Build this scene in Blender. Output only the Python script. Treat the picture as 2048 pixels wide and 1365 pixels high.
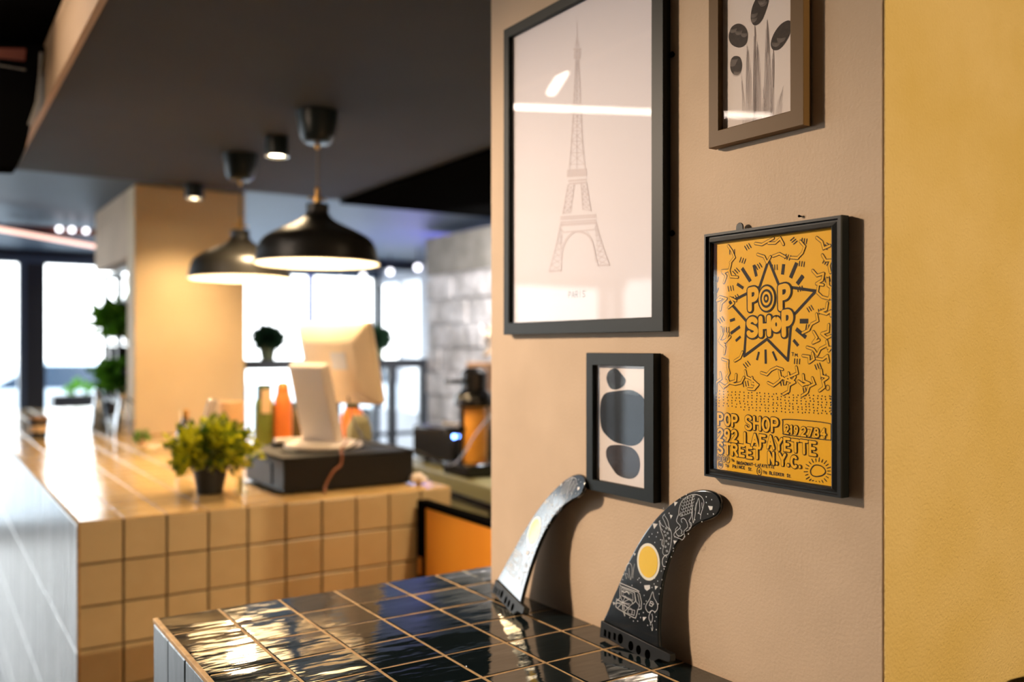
import bpy, math, random
from mathutils import Vector, Matrix
for o in list(bpy.data.objects): bpy.data.objects.remove(o)
S = bpy.context.scene
COL = S.collection
R = math.radians
# ------------------------------------------------------------------ camera
F = 1817.0; HY = 695.0
YAW = math.atan(1189.0/1817.0)
SN, CS = math.sin(YAW), math.cos(YAW)
EYE = 1.5
cd = bpy.data.cameras.new('camera'); cam = bpy.data.objects.new('camera', cd); COL.objects.link(cam)
cd.sensor_width = 36; cd.lens = 36*F/2048; cd.shift_y = (HY-682.5)/2048
cam.location = (0, 0, EYE); cam.rotation_euler = (R(90), 0, -YAW)
cd.clip_start = .02; cd.clip_end = 200
cd.dof.use_dof = True; cd.dof.focus_distance = 1.15; cd.dof.aperture_fstop = 2.5
S.camera = cam
# ------------------------------------------------------------------ view and world
S.view_settings.view_transform = 'Standard'; S.view_settings.look = 'None'
S.view_settings.gamma = 1; S.view_settings.exposure = 1.05
S.view_settings.use_curve_mapping = False
w = bpy.data.worlds.new('overcast'); S.world = w; w.use_nodes = True
nt = w.node_tree; bg = nt.nodes['Background']
tc = nt.nodes.new('ShaderNodeTexCoord'); sp = nt.nodes.new('ShaderNodeSeparateXYZ'); rp = nt.nodes.new('ShaderNodeValToRGB')
nt.links.new(tc.outputs['Generated'], sp.inputs[0]); nt.links.new(sp.outputs['Z'], rp.inputs[0])
rp.color_ramp.elements[0].position = 0.0; rp.color_ramp.elements[0].color = (.93, .985, 1, 1)
rp.color_ramp.elements[1].position = .6; rp.color_ramp.elements[1].color = (.80, .92, 1, 1)
nt.links.new(rp.outputs[0], bg.inputs['Color']); bg.inputs['Strength'].default_value = 3.5

WARM = (1.0, .71, .39)
def lamp(name, kind, loc, energy, color, rot=(0,0,0), size=.05, spot=None, blend=.6, sx=None, sy=None, tgt=None):
    l = bpy.data.lights.new(name, kind); l.energy = energy; l.color = color
    if kind in ('POINT', 'SPOT'): l.shadow_soft_size = size
    if kind == 'SPOT': l.spot_size = R(spot); l.spot_blend = blend
    if kind == 'AREA':
        l.shape = 'RECTANGLE'; l.size = sx; l.size_y = sy
    o = bpy.data.objects.new(name, l); COL.objects.link(o); o.location = loc; o.rotation_euler = rot
    if tgt is not None:
        o.rotation_euler = (Vector(tgt)-Vector(loc)).to_track_quat('-Z', 'Y').to_euler()
    return o
def portal(name, loc, rot, sx, sy):
    o = lamp(name, 'AREA', loc, 1, (1,1,1), rot, sx=sx, sy=sy); o.data.cycles.is_portal = True

YF = 8.2; XL = -5.0; XR = 3.81; YB = -3.0
CEIL = 2.245
TB = 1.06; TM = 1.08          # heights of the two counters
portal('portal_far', ((XL+XR)/2, YF+.02, 1.1), (R(-90),0,0), XR-XL, 2.2)
portal('portal_left', (XL-.02, 7.3, 1.2), (0,R(-90),0), 2.3, 2.0)

# ------------------------------------------------------------------ helpers
def tag(o, label=None, cat=None, group=None, kind=None):
    if label: o['label'] = label
    if cat: o['category'] = cat
    if group: o['group'] = group
    if kind: o['kind'] = kind
    return o
def thing(name, loc, label, cat, group=None, rot=(0,0,0)):
    o = bpy.data.objects.new(name, None); COL.objects.link(o); o.location = loc; o.rotation_euler = rot
    o.empty_display_size = .05
    return tag(o, label, cat, group)
def copy_tree(o, parent=None):
    c = o.copy(); COL.objects.link(c)
    if parent is not None: c.parent = parent; 
    for ch in list(o.children): copy_tree(ch, c)
    return c
class MB:
    """collects polygons, builds one mesh object"""
    def __init__(s): s.v = []; s.f = []; s.r = []
    def add(s, vs, fs, r=None):
        n = len(s.v); s.v += [tuple(a) for a in vs]; s.f += [tuple(i+n for i in f) for f in fs]
        s.r += [r if r is not None else 0.5]*len(fs)
        return s
    def box(s, x0, x1, y0, y1, z0, z1, r=None):
        return s.add([(x0,y0,z0),(x1,y0,z0),(x1,y1,z0),(x0,y1,z0),(x0,y0,z1),(x1,y0,z1),(x1,y1,z1),(x0,y1,z1)],
                     [(0,3,2,1),(4,5,6,7),(0,1,5,4),(1,2,6,5),(2,3,7,6),(3,0,4,7)], r)
    def obox(s, c, ax, ay, az, h, r=None):
        c = Vector(c); ax, ay, az = Vector(ax)*h[0], Vector(ay)*h[1], Vector(az)*h[2]
        vs = [c+ax*i+ay*j+az*k for k in (-1,1) for (i,j) in ((-1,-1),(1,-1),(1,1),(-1,1))]
        return s.add(vs, [(0,3,2,1),(4,5,6,7),(0,1,5,4),(1,2,6,5),(2,3,7,6),(3,0,4,7)], r)
    def lathe(s, prof, c=(0,0,0), seg=48):
        n = len(prof); vs = []; fs = []
        for k in range(seg):
            a = 2*math.pi*k/seg
            for (r, z) in prof: vs.append((c[0]+r*math.cos(a), c[1]+r*math.sin(a), c[2]+z))
        for k in range(seg):
            k2 = (k+1) % seg
            for i in range(n-1): fs.append((k*n+i, k2*n+i, k2*n+i+1, k*n+i+1))
        return s.add(vs, fs)
    def tube(s, pts, r, seg=10, caps=True):
        pts = [Vector(p) for p in pts]; n = len(pts); vs = []; fs = []
        for i, p in enumerate(pts):
            d = (pts[min(i+1,n-1)]-pts[max(i-1,0)]).normalized()
            a = d.orthogonal().normalized() if i == 0 else (pa - d*pa.dot(d)).normalized()
            pa = a; b = d.cross(a); rr = r[i] if isinstance(r, (list, tuple)) else r
            for k in range(seg):
                t = 2*math.pi*k/seg; vs.append(p + a*rr*math.cos(t) + b*rr*math.sin(t))
        for i in range(n-1):
            for k in range(seg):
                k2 = (k+1) % seg; fs.append((i*seg+k, i*seg+k2, (i+1)*seg+k2, (i+1)*seg+k))
        if caps: fs.append(tuple(range(seg))[::-1]); fs.append(tuple((n-1)*seg+k for k in range(seg)))
        return s.add(vs, fs)
    def prism(s, poly, z0, z1, m=None):
        n = len(poly); vs = [(p[0],p[1],z0) for p in poly]+[(p[0],p[1],z1) for p in poly]
        if m: vs = [m(v) for v in vs]
        fs = [tuple(range(n))[::-1], tuple(range(n,2*n))]+[(i,(i+1)%n,n+(i+1)%n,n+i) for i in range(n)]
        return s.add(vs, fs)
    def sphere(s, c, r, seg=20, rings=12, sz=1.0):
        prof = [(max(1e-5, r*math.sin(math.pi*i/rings)), -r*sz*math.cos(math.pi*i/rings)) for i in range(rings+1)]
        return s.lathe(prof, c, seg)
    # flat ink marks in the local xy plane at height z
    zc = 0
    def ink(s, pts, wd, z, closed=False):
        P_ = []
        for p in pts:
            v = Vector((p[0],p[1]))
            if not P_ or (v-P_[-1]).length > wd*.04: P_.append(v)
        if closed and (P_[0]-P_[-1]).length < wd*.04: P_.pop()
        if len(P_) == 1: P_.append(P_[0]+Vector((wd*.05,0)))
        if closed: P_.append(P_[0])
        # split at sharp corners, then one mitred ribbon with round ends for each run
        runs = [[P_[0]]]
        for i in range(1, len(P_)):
            runs[-1].append(P_[i])
            if i+1 < len(P_) and (P_[i]-P_[i-1]).normalized().dot((P_[i+1]-P_[i]).normalized()) < -.15: runs.append([P_[i]])
        loop = closed and len(runs) == 1
        for rn in runs:
            MB.zc = (MB.zc+1) % 9; zz = z+MB.zc*1.6e-5; n = len(rn); dz = 6e-6; L_ = []; R_ = []
            for i, p in enumerate(rn):
                a = (rn[i]-rn[i-1]).normalized() if i else None; b = (rn[i+1]-rn[i]).normalized() if i+1 < n else None
                if loop and i in (0, n-1): a = (rn[-1]-rn[-2]).normalized(); b = (rn[1]-rn[0]).normalized()
                a = a or b; b = b or a; t = (a+b).normalized(); q = Vector((-t.y,t.x)); k = wd/2/max(.6, q.dot(Vector((-a.y,a.x))))
                L_.append(p+q*k); R_.append(p-q*k)
            vs = []
            for i_,(l,r) in enumerate(zip(L_,R_)): vs += [(l.x,l.y,zz+dz*min(i_,25)),(r.x,r.y,zz+dz*min(i_,25))]
            s.add(vs, [(2*i,2*i+1,2*i+3,2*i+2) for i in range(n-1)])
            if not loop:
                for p,d in ((rn[0],(rn[0]-rn[1]).normalized()),(rn[-1],(rn[-1]-rn[-2]).normalized())):
                    a0 = math.atan2(d.y,d.x); s.add([(p.x+wd/2*math.cos(a0+math.pi*(k/6-.5)),p.y+wd/2*math.sin(a0+math.pi*(k/6-.5)),zz) for k in range(7)], [tuple(range(7))])
        return s
    def poly(s, pts, z): return s.add([(p[0],p[1],z) for p in pts], [tuple(range(len(pts)))])
    def build(s, name, mat, parent=None, bevel=0, smooth=False, seg=2, rand=False, sub=0, label=None):
        me = bpy.data.meshes.new(name); me.from_pydata(s.v, [], s.f); 
        import bmesh
        bm = bmesh.new(); bm.from_mesh(me)
        if smooth or bevel: bmesh.ops.remove_doubles(bm, verts=bm.verts, dist=1e-6)
        if not name.startswith(('art','ink')): bmesh.ops.recalc_face_normals(bm, faces=bm.faces)
        bm.to_mesh(me); bm.free()
        if rand and len(me.polygons) == len(s.r):
            at = me.attributes.new('tile', 'FLOAT', 'FACE')
            for i, x in enumerate(s.r): at.data[i].value = x
        me.materials.append(mat)
        o = bpy.data.objects.new(name, me); COL.objects.link(o)
        if parent is not None: o.parent = parent
        if bevel:
            md = o.modifiers.new('bevel', 'BEVEL'); md.width = bevel; md.segments = seg; md.limit_method = 'ANGLE'; md.angle_limit = R(40)
        if sub:
            md = o.modifiers.new('sub', 'SUBSURF'); md.levels = sub; md.render_levels = sub
        if smooth or bevel:
            for p in me.polygons: p.use_smooth = True
            if not sub:
                try: me.set_sharp_from_angle(angle=R(35 if smooth else 50))
                except Exception: pass
        if label: o['label'] = label
        return o
def smoothp(pts, closed=True, n=5):
    out = []; N = len(pts)
    rng = range(N) if closed else range(N-1)
    for i in rng:
        if closed: p0,p1,p2,p3 = pts[i-1],pts[i],pts[(i+1)%N],pts[(i+2)%N]
        else: p0,p1,p2,p3 = pts[max(i-1,0)],pts[i],pts[i+1],pts[min(i+2,N-1)]
        for k in range(n):
            t = k/n
            out.append(tuple(.5*((2*p1[j])+(-p0[j]+p2[j])*t+(2*p0[j]-5*p1[j]+4*p2[j]-p3[j])*t*t+(-p0[j]+3*p1[j]-3*p2[j]+p3[j])*t**3) for j in range(len(p1))))
    if not closed: out.append(tuple(pts[-1]))
    return out
def ray(px, py):
    u = (px-1024)/F; v = (HY-py)/F
    return Vector((SN+CS*u, CS-SN*u, v))
def on_x(px, py, X): d = ray(px,py); t = X/d.x; return Vector((X, d.y*t, EYE+d.z*t))
def on_y(px, py, Y): d = ray(px,py); t = Y/d.y; return Vector((d.x*t, Y, EYE+d.z*t))
def on_z(px, py, Z): d = ray(px,py); t = (Z-EYE)/d.z; return Vector((d.x*t, d.y*t, Z))

# ------------------------------------------------------------------ materials
def mat(name, col, rough=.6, metal=0, spec=.5, bump=0, bscale=60, bdist=.002, var=0, vscale=4, col2=None, emis=None, es=0, coat=0, detail=4, stretch=None, lo=.35, hi=.65, alpha=None):
    m = bpy.data.materials.new(name); m.use_nodes = True; t = m.node_tree; b = t.nodes['Principled BSDF']
    b.inputs['Roughness'].default_value = rough; b.inputs['Metallic'].default_value = metal
    b.inputs['Specular IOR Level'].default_value = spec; b.inputs['Coat Weight'].default_value = coat
    b.inputs['Coat Roughness'].default_value = .04
    b.inputs['Base Color'].default_value = (*col, 1)
    co = t.nodes.new('ShaderNodeTexCoord'); mp = t.nodes.new('ShaderNodeMapping'); t.links.new(co.outputs['Object'], mp.inputs[0])
    if stretch: mp.inputs['Scale'].default_value = stretch
    if col2 is None and var: col2 = tuple(max(0, c*(1-var)) for c in col)
    if col2 is not None:
        n = t.nodes.new('ShaderNodeTexNoise'); n.inputs['Scale'].default_value = vscale; n.inputs['Detail'].default_value = detail
        t.links.new(mp.outputs[0], n.inputs['Vector'])
        r = t.nodes.new('ShaderNodeValToRGB'); r.color_ramp.elements[0].color = (*col2,1); r.color_ramp.elements[1].color = (*col,1)
        r.color_ramp.elements[0].position = lo; r.color_ramp.elements[1].position = hi
        t.links.new(n.outputs[0], r.inputs[0]); t.links.new(r.outputs[0], b.inputs['Base Color'])
    if bump:
        n = t.nodes.new('ShaderNodeTexNoise'); n.inputs['Scale'].default_value = bscale; n.inputs['Detail'].default_value = detail
        t.links.new(mp.outputs[0], n.inputs['Vector'])
        bp = t.nodes.new('ShaderNodeBump'); bp.inputs['Strength'].default_value = bump; bp.inputs['Distance'].default_value = bdist
        t.links.new(n.outputs[0], bp.inputs['Height']); t.links.new(bp.outputs[0], b.inputs['Normal'])
    if emis: b.inputs['Emission Color'].default_value = (*emis,1); b.inputs['Emission Strength'].default_value = es
    return m
def tilemat(name, col, col2, rough, bscale, bdist, spec=.5, coat=0, stretch=(1,1,1), tint=.15):
    m = mat(name, col, rough, spec=spec, coat=coat); t = m.node_tree; b = t.nodes['Principled BSDF']
    at = t.nodes.new('ShaderNodeAttribute'); at.attribute_name = 'tile'
    co = t.nodes.new('ShaderNodeTexCoord'); mp = t.nodes.new('ShaderNodeMapping'); t.links.new(co.outputs['Object'], mp.inputs[0])
    mp.inputs['Scale'].default_value = stretch
    ml = t.nodes.new('ShaderNodeMath'); ml.operation = 'MULTIPLY'; ml.inputs[1].default_value = 37.0; t.links.new(at.outputs['Fac'], ml.inputs[0])
    n = t.nodes.new('ShaderNodeTexNoise'); n.noise_dimensions = '4D'; n.inputs['Scale'].default_value = bscale; n.inputs['Detail'].default_value = 3.5
    t.links.new(mp.outputs[0], n.inputs['Vector']); t.links.new(ml.outputs[0], n.inputs['W'])
    bp = t.nodes.new('ShaderNodeBump'); bp.inputs['Strength'].default_value = 1; bp.inputs['Distance'].default_value = bdist
    t.links.new(n.outputs[0], bp.inputs['Height']); t.links.new(bp.outputs[0], b.inputs['Normal'])
    if coat: t.links.new(bp.outputs[0], b.inputs['Coat Normal'])
    n2 = t.nodes.new('ShaderNodeTexNoise'); n2.noise_dimensions = '4D'; n2.inputs['Scale'].default_value = 18; n2.inputs['Detail'].default_value = 4
    t.links.new(co.outputs['Object'], n2.inputs['Vector']); t.links.new(ml.outputs[0], n2.inputs['W'])
    ad = t.nodes.new('ShaderNodeMath'); ad.operation = 'MULTIPLY_ADD'; ad.inputs[1].default_value = tint*4; t.links.new(at.outputs['Fac'], ad.inputs[0]); t.links.new(n2.outputs[0], ad.inputs[2])
    sb = t.nodes.new('ShaderNodeMath'); sb.operation = 'SUBTRACT'; sb.inputs[1].default_value = tint*2; t.links.new(ad.outputs[0], sb.inputs[0])
    r = t.nodes.new('ShaderNodeValToRGB'); r.color_ramp.elements[0].color = (*col2,1); r.color_ramp.elements[1].color = (*col,1)
    r.color_ramp.elements[0].position = .25; r.color_ramp.elements[1].position = .75
    t.links.new(sb.outputs[0], r.inputs[0]); t.links.new(r.outputs[0], b.inputs['Base Color'])
    return m
def glassmat(name, tint=(1,1,1), ior=1.45, rough=0.0):
    m = bpy.data.materials.new(name); m.use_nodes = True; t = m.node_tree; t.nodes.remove(t.nodes['Principled BSDF'])
    out = t.nodes['Material Output']; tr = t.nodes.new('ShaderNodeBsdfTransparent'); tr.inputs[0].default_value = (*tint,1)
    gl = t.nodes.new('ShaderNodeBsdfGlossy'); gl.inputs['Roughness'].default_value = rough
    fr = t.nodes.new('ShaderNodeFresnel'); fr.inputs['IOR'].default_value = ior
    ge = t.nodes.new('ShaderNodeNewGeometry'); iv = t.nodes.new('ShaderNodeMath'); iv.operation = 'SUBTRACT'; iv.inputs[0].default_value = 1; t.links.new(ge.outputs['Backfacing'], iv.inputs[1])
    mu = t.nodes.new('ShaderNodeMath'); mu.operation = 'MULTIPLY'; t.links.new(fr.outputs[0], mu.inputs[0]); t.links.new(iv.outputs[0], mu.inputs[1])
    mx = t.nodes.new('ShaderNodeMixShader'); t.links.new(mu.outputs[0], mx.inputs[0]); t.links.new(tr.outputs[0], mx.inputs[1]); t.links.new(gl.outputs[0], mx.inputs[2])
    t.links.new(mx.outputs[0], out.inputs[0]); return m

m_plaster = mat('beige_plaster', (.66,.495,.345), .75, spec=.3, bump=.4, bscale=260, bdist=.0012, col2=(.58,.43,.295), vscale=5, detail=8)
m_yellow = mat('yellow_plaster', (.80,.58,.235), .8, spec=.25, bump=.9, bscale=300, bdist=.0022, col2=(.74,.52,.17), vscale=7, detail=8)
m_ceil = mat('charcoal_ceiling', (.030,.028,.023), .85, bump=.3, bscale=90, var=.12)
m_ceil2 = mat('slate_ceiling', (.036,.060,.105), .5, bump=.3, bscale=60, var=.15)
m_black = mat('flat_black', (.003,.003,.003), 1, spec=0)
m_fascia = mat('beige_fascia', (.50,.33,.19), .7, bump=.2, bscale=120, var=.1)
m_col = mat('ochre_column', (.74,.57,.35), .7, bump=.3, bscale=100, col2=(.69,.52,.31), vscale=3)
m_floor = mat('grey_floor', (.22,.19,.16), .35, bump=.1, bscale=30, col2=(.16,.14,.12), vscale=2)
m_white = mat('white_wall', (.72,.74,.78), .7, bump=.3, bscale=60, var=.08)
m_dark = mat('dark_frame', (.018,.022,.030), .4)
m_bluef = mat('slate_blue_frame', (.06,.09,.14), .4)
m_blue = mat('blue_frame', (.03,.05,.45), .4)
m_grout = mat('ochre_grout', (.46,.30,.14), .8, bump=.4, bscale=400, var=.3, vscale=60)
m_grout2 = mat('brown_grout', (.15,.10,.055), .85, bump=.3, bscale=300, var=.2, vscale=40)
m_btile = tilemat('black_zellige', (.010,.016,.019), (.005,.009,.011), .05, 11, .0022, spec=.8, stretch=(.5,1.5,1))
m_ttile = tilemat('sand_zellige', (.62,.41,.175), (.54,.34,.135), .16, 14, .0016, spec=.5, stretch=(.5,1.5,1))
m_ftile = tilemat('sand_tile_front', (.53,.42,.245), (.47,.365,.205), .35, 12, .0008, spec=.4)
m_fr_black = mat('black_frame', (.004,.005,.005), .45, spec=.25, bump=.15, bscale=500, bdist=.0003)
m_fr_grey = mat('charcoal_green_frame', (.007,.010,.009), .48, spec=.2, bump=.15, bscale=500, bdist=.0003)
m_fr_bronze = mat('bronze_frame', (.135,.075,.026), .5, spec=.15, bump=.2, bscale=400, bdist=.0003)
m_paper = mat('warm_white_paper', (.80,.70,.64), .6, spec=.15)
m_paper2 = mat('white_paper', (.84,.79,.83), .6, spec=.15)
m_yprint = mat('yellow_print', (.93,.48,.008), .5, spec=.15)
m_ink = mat('dark_ink', (.018,.011,.006), .55, spec=.15)
m_inkb = mat('black_ink', (.008,.007,.006), .5, spec=.15, var=.2, vscale=80)
m_inkbr = mat('brown_ink', (.040,.024,.016), .55, spec=.15, var=.4, vscale=250)
m_tower = mat('faded_print', (.71,.63,.65), .6, spec=.15)
m_ptxt = mat('faded_text', (.14,.13,.14), .6, spec=.15)
m_line = mat('fine_line', (.22,.16,.14), .6)
m_lineW = mat('pale_line', (.45,.36,.30), .6)
m_glass = glassmat('picture_glass')
m_wglass = glassmat('window_glass', ior=1.3)
m_cglass = glassmat('clear_glass', (.93,.96,.94), 1.5)
m_fin = mat('gloss_black_fin', (.010,.013,.016), .14, spec=.6, coat=.5)
m_finb = mat('fin_base_plastic', (.007,.007,.007), .5, spec=.3)
m_hole = mat('hole_shadow', (.001,.001,.001), 1, spec=0)
m_chalk = mat('white_marker', (.72,.70,.68), .6)
m_greym = mat('grey_marker', (.25,.27,.30), .5)
m_stick = mat('sticker_white', (.88,.84,.72), .3, coat=.6)
m_sticky = mat('sticker_yellow', (.93,.60,.03), .3, coat=.6)
m_brass = mat('brass', (.80,.46,.15), .3, metal=.9)
m_shade = mat('black_enamel', (.016,.015,.013), .36, spec=.6)
m_shin = mat('white_enamel', (.85,.80,.70), .45)
m_canopy = mat('dark_teal_canopy', (.007,.013,.014), .35, spec=.35)
m_cord = mat('braided_cord', (.22,.20,.18), .7)
m_bulb = mat('warm_bulb', (1,.9,.7), .4, emis=(1,.78,.48), es=22)
m_spotl = mat('spot_lens', (1,.9,.75), .4, emis=(1,.78,.48), es=25)
m_globe = mat('globe_lens', (1,1,1), .4, emis=(.95,.93,1), es=2.5)
m_led = mat('led_line', (1,1,1), .4, emis=(1,.84,.70), es=16)
m_ledp = mat('led_pink', (1,.8,.7), .4, emis=(1,.55,.42), es=.9)
m_purple = mat('led_purple', (.5,.4,1), .4, emis=(.25,.16,1), es=60)
m_bled = mat('led_blue', (.2,.4,1), .4, emis=(.12,.28,1), es=12)
m_wood = mat('orange_wood', (.95,.38,.03), .5, col2=(.80,.27,.015), vscale=3, stretch=(1,1,.12), detail=6, bump=.1, bscale=20, coat=.2)
m_wood2 = mat('brown_wood', (.36,.18,.07), .6, var=.35, vscale=6, stretch=(1,1,.2))
m_red = mat('red_brown_panel', (.16,.035,.018), .5, var=.3)
m_brick = mat('block_wall', (.62,.60,.60), .85, bump=.9, bscale=14, bdist=.03, col2=(.40,.38,.37), vscale=7, detail=8, lo=.4, hi=.6)
m_conc = mat('concrete', (.27,.25,.22), .85, bump=.6, bscale=24, bdist=.01, col2=(.19,.175,.15), vscale=9, detail=8)
m_pos = mat('cream_plastic', (.86,.70,.50), .4, spec=.4)
m_pos2 = mat('white_plastic', (.80,.70,.62), .4)
m_drawer = mat('drawer_black', (.008,.008,.008), .55, spec=.3, bump=.1, bscale=300)
m_cable = mat('black_cable', (.02,.018,.016), .5)
m_cable2 = mat('copper_cable', (.30,.11,.06), .5)
m_pot = mat('dark_pot', (.018,.020,.022), .5)
m_potg = mat('olive_pot', (.10,.12,.06), .6)
m_leafy = mat('lime_leaf', (.60,.58,.015), .5, col2=(.05,.11,.008), vscale=22, lo=.42, hi=.58)
m_leafg = mat('green_leaf', (.16,.42,.03), .5, col2=(.06,.20,.01), vscale=20)
m_leafd = mat('dark_leaf', (.02,.07,.03), .6, var=.5, vscale=20)
m_dry = mat('dry_leaf', (.32,.24,.16), .7, var=.3, vscale=20)
m_stem = mat('stem', (.12,.14,.04), .6)
m_tgreen = mat('olive_thermos', (.16,.20,.035), .35)
m_tor = mat('orange_bottle', (.80,.22,.045), .35)
m_capg = mat('dark_green_cap', (.02,.06,.03), .4)
m_cream = mat('cream_paper', (.80,.55,.32), .6)
m_steel = mat('steel', (.55,.58,.62), .25, metal=.9)
m_olive = mat('olive_worktop', (.16,.15,.07), .35)
m_amber = mat('amber_plastic', (.75,.33,.05), .3)
m_blackgl = mat('gloss_black', (.008,.008,.009), .2)
m_street = mat('street', (.42,.46,.50), .8, var=.2)
m_carw = mat('car_paint', (.55,.62,.70), .25, coat=.5)
m_card = mat('car_dark', (.03,.05,.08), .2)
m_rubber = mat('rubber', (.01,.01,.01), .7)

for m_ in (m_leafg, m_leafy, m_leafd):
    t = m_.node_tree; b = t.nodes['Principled BSDF']; tl = t.nodes.new('ShaderNodeBsdfTranslucent'); mx = t.nodes.new('ShaderNodeMixShader'); mx.inputs[0].default_value = .35
    src = b.inputs['Base Color'].links[0].from_socket
    t.links.new(src, tl.inputs['Color']); t.links.new(b.outputs[0], mx.inputs[1]); t.links.new(tl.outputs[0], mx.inputs[2]); t.links.new(mx.outputs[0], t.nodes['Material Output'].inputs[0])
def struct(mb, name, m, parent=None, **k):
    o = mb.build(name, m, parent, **k)
    if parent is None: o['kind'] = 'structure'
    return o

# ------------------------------------------------------------------ the room
PX, PY0, PY1 = .9, .618, 1.4486      # hanging wall face, yellow face, far end
struct(MB().box(XL-.2,XR+.2,YB-.2,YF+.2,-.1,0), 'floor', m_floor)
struct(MB().box(.34,XR,YB,4.32,CEIL,CEIL+.9), 'ceiling', m_ceil)
struct(MB().box(XL-.2,XR+.2,4.32,YF+.2,CEIL+.03,CEIL+.9), 'ceiling_far', m_ceil2)
struct(MB().box(XL-.2,.322,YB-.2,4.318,2.42,CEIL+.9), 'ceiling_left', m_black)
struct(MB().box(.322,.338,YB,4.318,CEIL-.006,CEIL+.9), 'trim_1', m_fascia)
struct(MB().box(1.786,XR,1.6,4.318,CEIL-.02,CEIL-.0005), 'trim_2', m_black)
# pillar that carries the pictures: its hanging face and its yellow face
struct(MB().box(PX,1.6,PY0+.0015,PY1,0,CEIL-.0005), 'wall_right', m_plaster, bevel=.003)
struct(MB().box(PX+.0005,2.2,PY0,PY0+.0013,0,CEIL-.0005), 'wall_yellow', m_yellow)
struct(MB().box(1.601,2.2,PY0+.0015,PY0+.3,0,CEIL-.0005), 'wall_return', m_plaster)
# outer shell
struct(MB().box(XL-.2,XR+.2,YB-.2,YB,0,CEIL+.9), 'wall_back', m_plaster)
wr = MB().box(XR,XR+.2,YB,7.35,0,CEIL+.03).box(XR,XR+.2,7.35,YF+.1,0,.9).box(XR,XR+.2,7.35,YF+.1,2.12,CEIL+.03).box(XR,XR+.2,7.72,7.80,.9,2.12)
struct(wr, 'wall_east', m_white)
struct(MB().box(XR+.08,XR+.09,7.35,YF+.1,.9,2.12), 'window_3', m_wglass)
# block wall on the right with concrete band above
bw = MB()
random.seed(4)
z = 0
bwx = 2.87
bw.box(bwx,bwx+.2,1.6,5.41,0,1.98)
row = 0; zz = .72
while zz < 1.97:
    y = 2.0 - (row%2)*.18
    while y < 5.41:
        y1 = min(y+.36, 5.41); dd = random.uniform(.004,.022)
        bw.box(bwx-dd, bwx+.01, y+.006, y1-.006, zz+.005, min(zz+.15,1.98)-.005)
        y += .36
    zz += .155; row += 1
struct(bw, 'wall_block', m_brick, bevel=.004)
struct(MB().box(bwx-.012,bwx+.2,1.6,5.42,1.98,CEIL-.021), 'wall_concrete', m_conc)
# far glazing
wt = 2.18
fw = MB()
fw.box(XL-.2,XR+.2,YF,YF+.15,wt,CEIL+.03)
struct(fw, 'wall_far', m_dark)
def frame_bar(mb, x0, x1, z0=.0, z1=wt, y0=YF-.02, y1=YF+.13): mb.box(x0,x1,y0,y1,z0,z1)
wf = MB(); frame_bar(wf,.725,.862)
for x in (-4.9,-3.6,-2.2,-.75): frame_bar(wf,x-.03,x+.03)
wf.box(.862,3.81,YF+.02,YF+.1,0,.14).box(XL,.725,YF+.02,YF+.1,0,.10)
wf.box(1.95-.02,1.95+.02,YF+.02,YF+.1,0,wt).box(3.77,3.86,YF+.02,YF+.1,0,wt)
o = struct(wf, 'window_1', m_dark)
MB().box(XL,.66,YF+.05,YF+.056,.1,wt).box(.862,3.8,YF+.05,YF+.056,.1,wt).build('glass_pane', m_wglass, o)
MB().box(.672,.7245,YF-.03,YF+.1,0,wt).box(XL,3.8,YF-.03,YF-.001,wt-.005,wt+.05).build('frame_trim', m_bluef, o)
MB().box(3.097,3.137,YF,YF+.1,0,wt).build('mullion', m_blue, o)
wl = MB()
for y in (6.36,7.25,8.14): wl.box(XL-.06,XL+.04,y-.05,y+.05,0,2.30)
wl.box(XL-.06,XL+.04,6.31,YF-.01,2.30,2.36)
o = struct(wl, 'window_2', m_dark)
MB().box(XL-.01,XL-.004,6.31,YF-.01,0,2.3).build('glass_pane', m_wglass, o)
struct(MB().box(XL-.2,XL,YB,6.305,0,CEIL+.9).box(XL-.2,XL,6.305,YF,2.36,CEIL+.9), 'wall_left', m_fascia)

# ------------------------------------------------------------------ square column and bulkhead
cb = MB().box(.86,1.385,4.58,4.76,TM+.0005,CEIL+.029)
struct(cb, 'wall_column', m_col, bevel=.004)
struct(MB().box(.86,1.385,4.761,5.72,1.94,CEIL+.029), 'wall_bulkhead', m_plaster, bevel=.004)

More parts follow.
